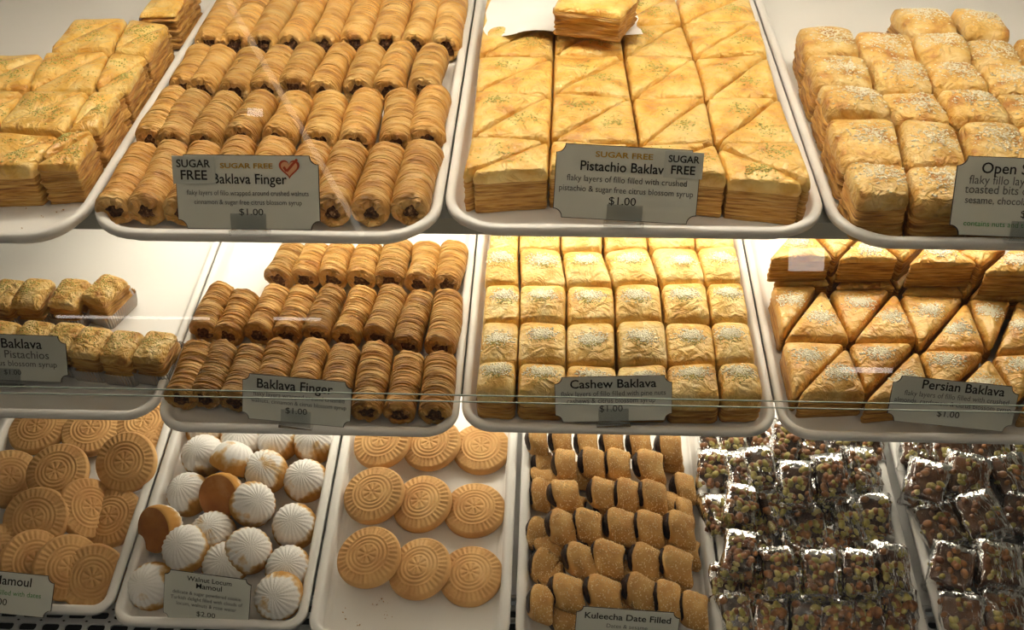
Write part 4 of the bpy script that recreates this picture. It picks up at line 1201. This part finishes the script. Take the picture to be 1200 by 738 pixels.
card('bot', (190, 722), (292, 736), 0.022, 0.62, 32,
     [('Walnut Locum', .02, .84, .52, K, .010, 1.0), ('Mamoul', .02, .70, .30, K, .010, 1.0), ('delicate & sugar powdered cookie', .0, .55, .80, Gy, 0, 1.1), ('Turkish delight filled with clouds of', .0, .43, .84, Gy, 0, 1.1),
      ('locum, walnuts & rose water', .0, .31, .70, Gy, 0, 1.1), ('$2.00', .0, .12, .22, K, 0, .9)],
     'white card reading Walnut Locum Mamoul among powdered cookies', wid=0.103, roll_=0.12, holder=False)
card('bot', (674, 758), (790, 764), 0.030, 0.45, 30,
     [('Kuleecha Date Filled', .0, .74, .84, K, .014, .95), ('Dates & sesame', .0, .54, .40, Gy, 0, 1.0), ('$1.00', 0, .2, .2, K, 0, .9)],
     'white card reading Kuleecha Date Filled below date cookies', wid=0.118, roll_=0.05, holder=False)
card('bot', (428, 786), (500, 788), 0.020, 0.55, 30, [('Date Mamoul', .0, .78, .60, K, .014, 1.0), ('$1.00', 0, .2, .25, K, 0, .9)],
     'dark-edged card at the bottom edge below the nine cookies', wid=0.085, roll_=0.03, holder=False)
card('bot', (-74, 714), (62, 721), 0.036, 0.36, 52, [('Date Mamoul', .0, .70, .60, K, .010, 1.0), ('stamped cookie filled with dates', .0, .45, .80, 'ink_green', 0, 1.0), ('$1.00', 0, .2, .2, K, 0, .9)],
     'white card lying in front of the cookie pile at bottom left', wid=0.135, roll_=0.07, holder=False)

# ------------------------------------------------------------------ loose crumbs on the tray floors
def loose(sh, spots, label, m='crumb_brown', size=.0011):
    g = random.Random(11); mb = MB()
    for px, py, n, sp in spots:
        u, v = P(sh, px, py, 0.001)
        for k in range(n):
            s = size * g.uniform(.5, 1.5); bit(mb, (u + g.gauss(0, sp), v + g.gauss(0, sp), s * .5 + .0002), s, s * .8, s * .6, g)
    o = obj('crumbs', mb.mesh('crumbs', m), None, SM[sh]); o['kind'] = 'stuff'
    return tag(o, label, 'crumbs')
loose('bot', [(445, 705, 7, .004), (450, 722, 5, .003), (420, 733, 4, .002), (380, 712, 5, .003), (400, 720, 4, .006)], 'few brown crumbs on the tray floor before the nine cookies')
loose('top', [(72, 247, 3, .002), (20, 255, 8, .02), (935, 102, 3, .004), (940, 115, 3, .003), (955, 170, 6, .01)], 'few brown crumbs on the top shelf tray floors')

# ------------------------------------------------------------------ front glass
def pane(name, y0, z0, y1, z1, label):
    t = thing(name, label, 'glass', Matrix.Translation((0, y0, z0)))
    d = Vector((0, y1 - y0, z1 - z0)); n = Vector((0, -d.z, d.y)).normalized() * 0.0025
    v = [(XL, 0, 0), (XR, 0, 0), (XR, d.y, d.z), (XL, d.y, d.z)]
    obj('pane', new_mesh('pane', v, [(0, 1, 2, 3)], 'front_glass', False), t)
    return t, d
gt, gd = pane('front_glass', 0.600, 1.020, 0.880, 1.505, 'upper clear front glass pane of the display case')
b = MB(); b.box(XL, XR, -.0005, .0005, -.0006, .0002); obj('polished_edge', b.mesh('polished_edge', 'glass_edge'), gt)
gt2, gd2 = pane('front_glass', 0.560, 0.42, 0.598, 1.014, 'lower clear front glass pane of the display case')
b = MB(); b.box(XL, XR, gd2.y - .0005, gd2.y + .0005, gd2.z - .0002, gd2.z + .0006); obj('polished_edge', b.mesh('polished_edge', 'glass_edge'), gt2)

# unseen emitters added behind the viewer so the front glass shows bright streaks
g_up = Vector((0, gd.y, gd.z)).normalized(); g_n = Vector((0, -g_up.z, g_up.y)); g_0 = Vector((0, 0.600, 1.020))
def mirrored(px, py, dist):
    d = ray(px, py); t = (g_0 - CAM).dot(g_n) / d.dot(g_n); hit = CAM + d * t
    r = d - 2 * d.dot(g_n) * g_n
    return hit + r * dist, t + dist, r
def reflection_emitter(p0, p1, thick, label, m='reflection_emitter', ceil=2.75):
    d0, _, r0 = mirrored(*p0, 0.0); d1, _, r1 = mirrored(*p1, 0.0)
    rm = ((r0 + r1) / 2).normalized(); dist = (ceil - d0.z) / max(rm.z, 0.18)
    a, ta, ra = mirrored(*p0, dist); b_, tb, rb = mirrored(*p1, dist)
    print('room lamp', [round(x, 2) for x in a], round(dist, 2))
    ax = (b_ - a); L = ax.length; ax.normalize(); n = -(ra + rb).normalized(); n = (n - ax * n.dot(ax)).normalized(); up = n.cross(ax)
    h = thick / F * ta / 2
    M = Matrix((ax, up, n)).transposed().to_4x4(); M.translation = (a + b_) / 2
    t = thing('reflection_emitter', label, 'lamp', M, 'emitters added for glass reflections')
    q = MB(); q.box(-L / 2, L / 2, -h, h, 0.0, 0.004); obj('diffuser', q.mesh('diffuser', m), t)
    q = MB(); q.box(-L / 2 - .006, L / 2 + .006, -h - .006, h + .006, -0.03, -0.0005); obj('housing', q.mesh('housing', 'room_dark'), t)
reflection_emitter((924, 304), (966, 304), 26, 'bright square emitter behind the viewer, added for the reflection above the Persian baklava')
reflection_emitter((66, 371), (246, 373), 3, 'long thin emitter behind the viewer, added for the streak at the middle shelf left')
reflection_emitter((320, 373), (376, 374), 3.5, 'short thin emitter behind the viewer, added for the streak over the baklava fingers')
reflection_emitter((985, 433), (1046, 434), 6, 'thin emitter behind the viewer, added for the streak over the Persian baklava')
reflection_emitter((290, 131), (308, 132), 9, 'small emitter behind the viewer, added for the glint over the top fingers')
reflection_emitter((268, 2), (425, 276), 7, 'long slanted emitter behind the viewer, added for the streak over sugar-free fingers', 'reflection_emitter_dim')
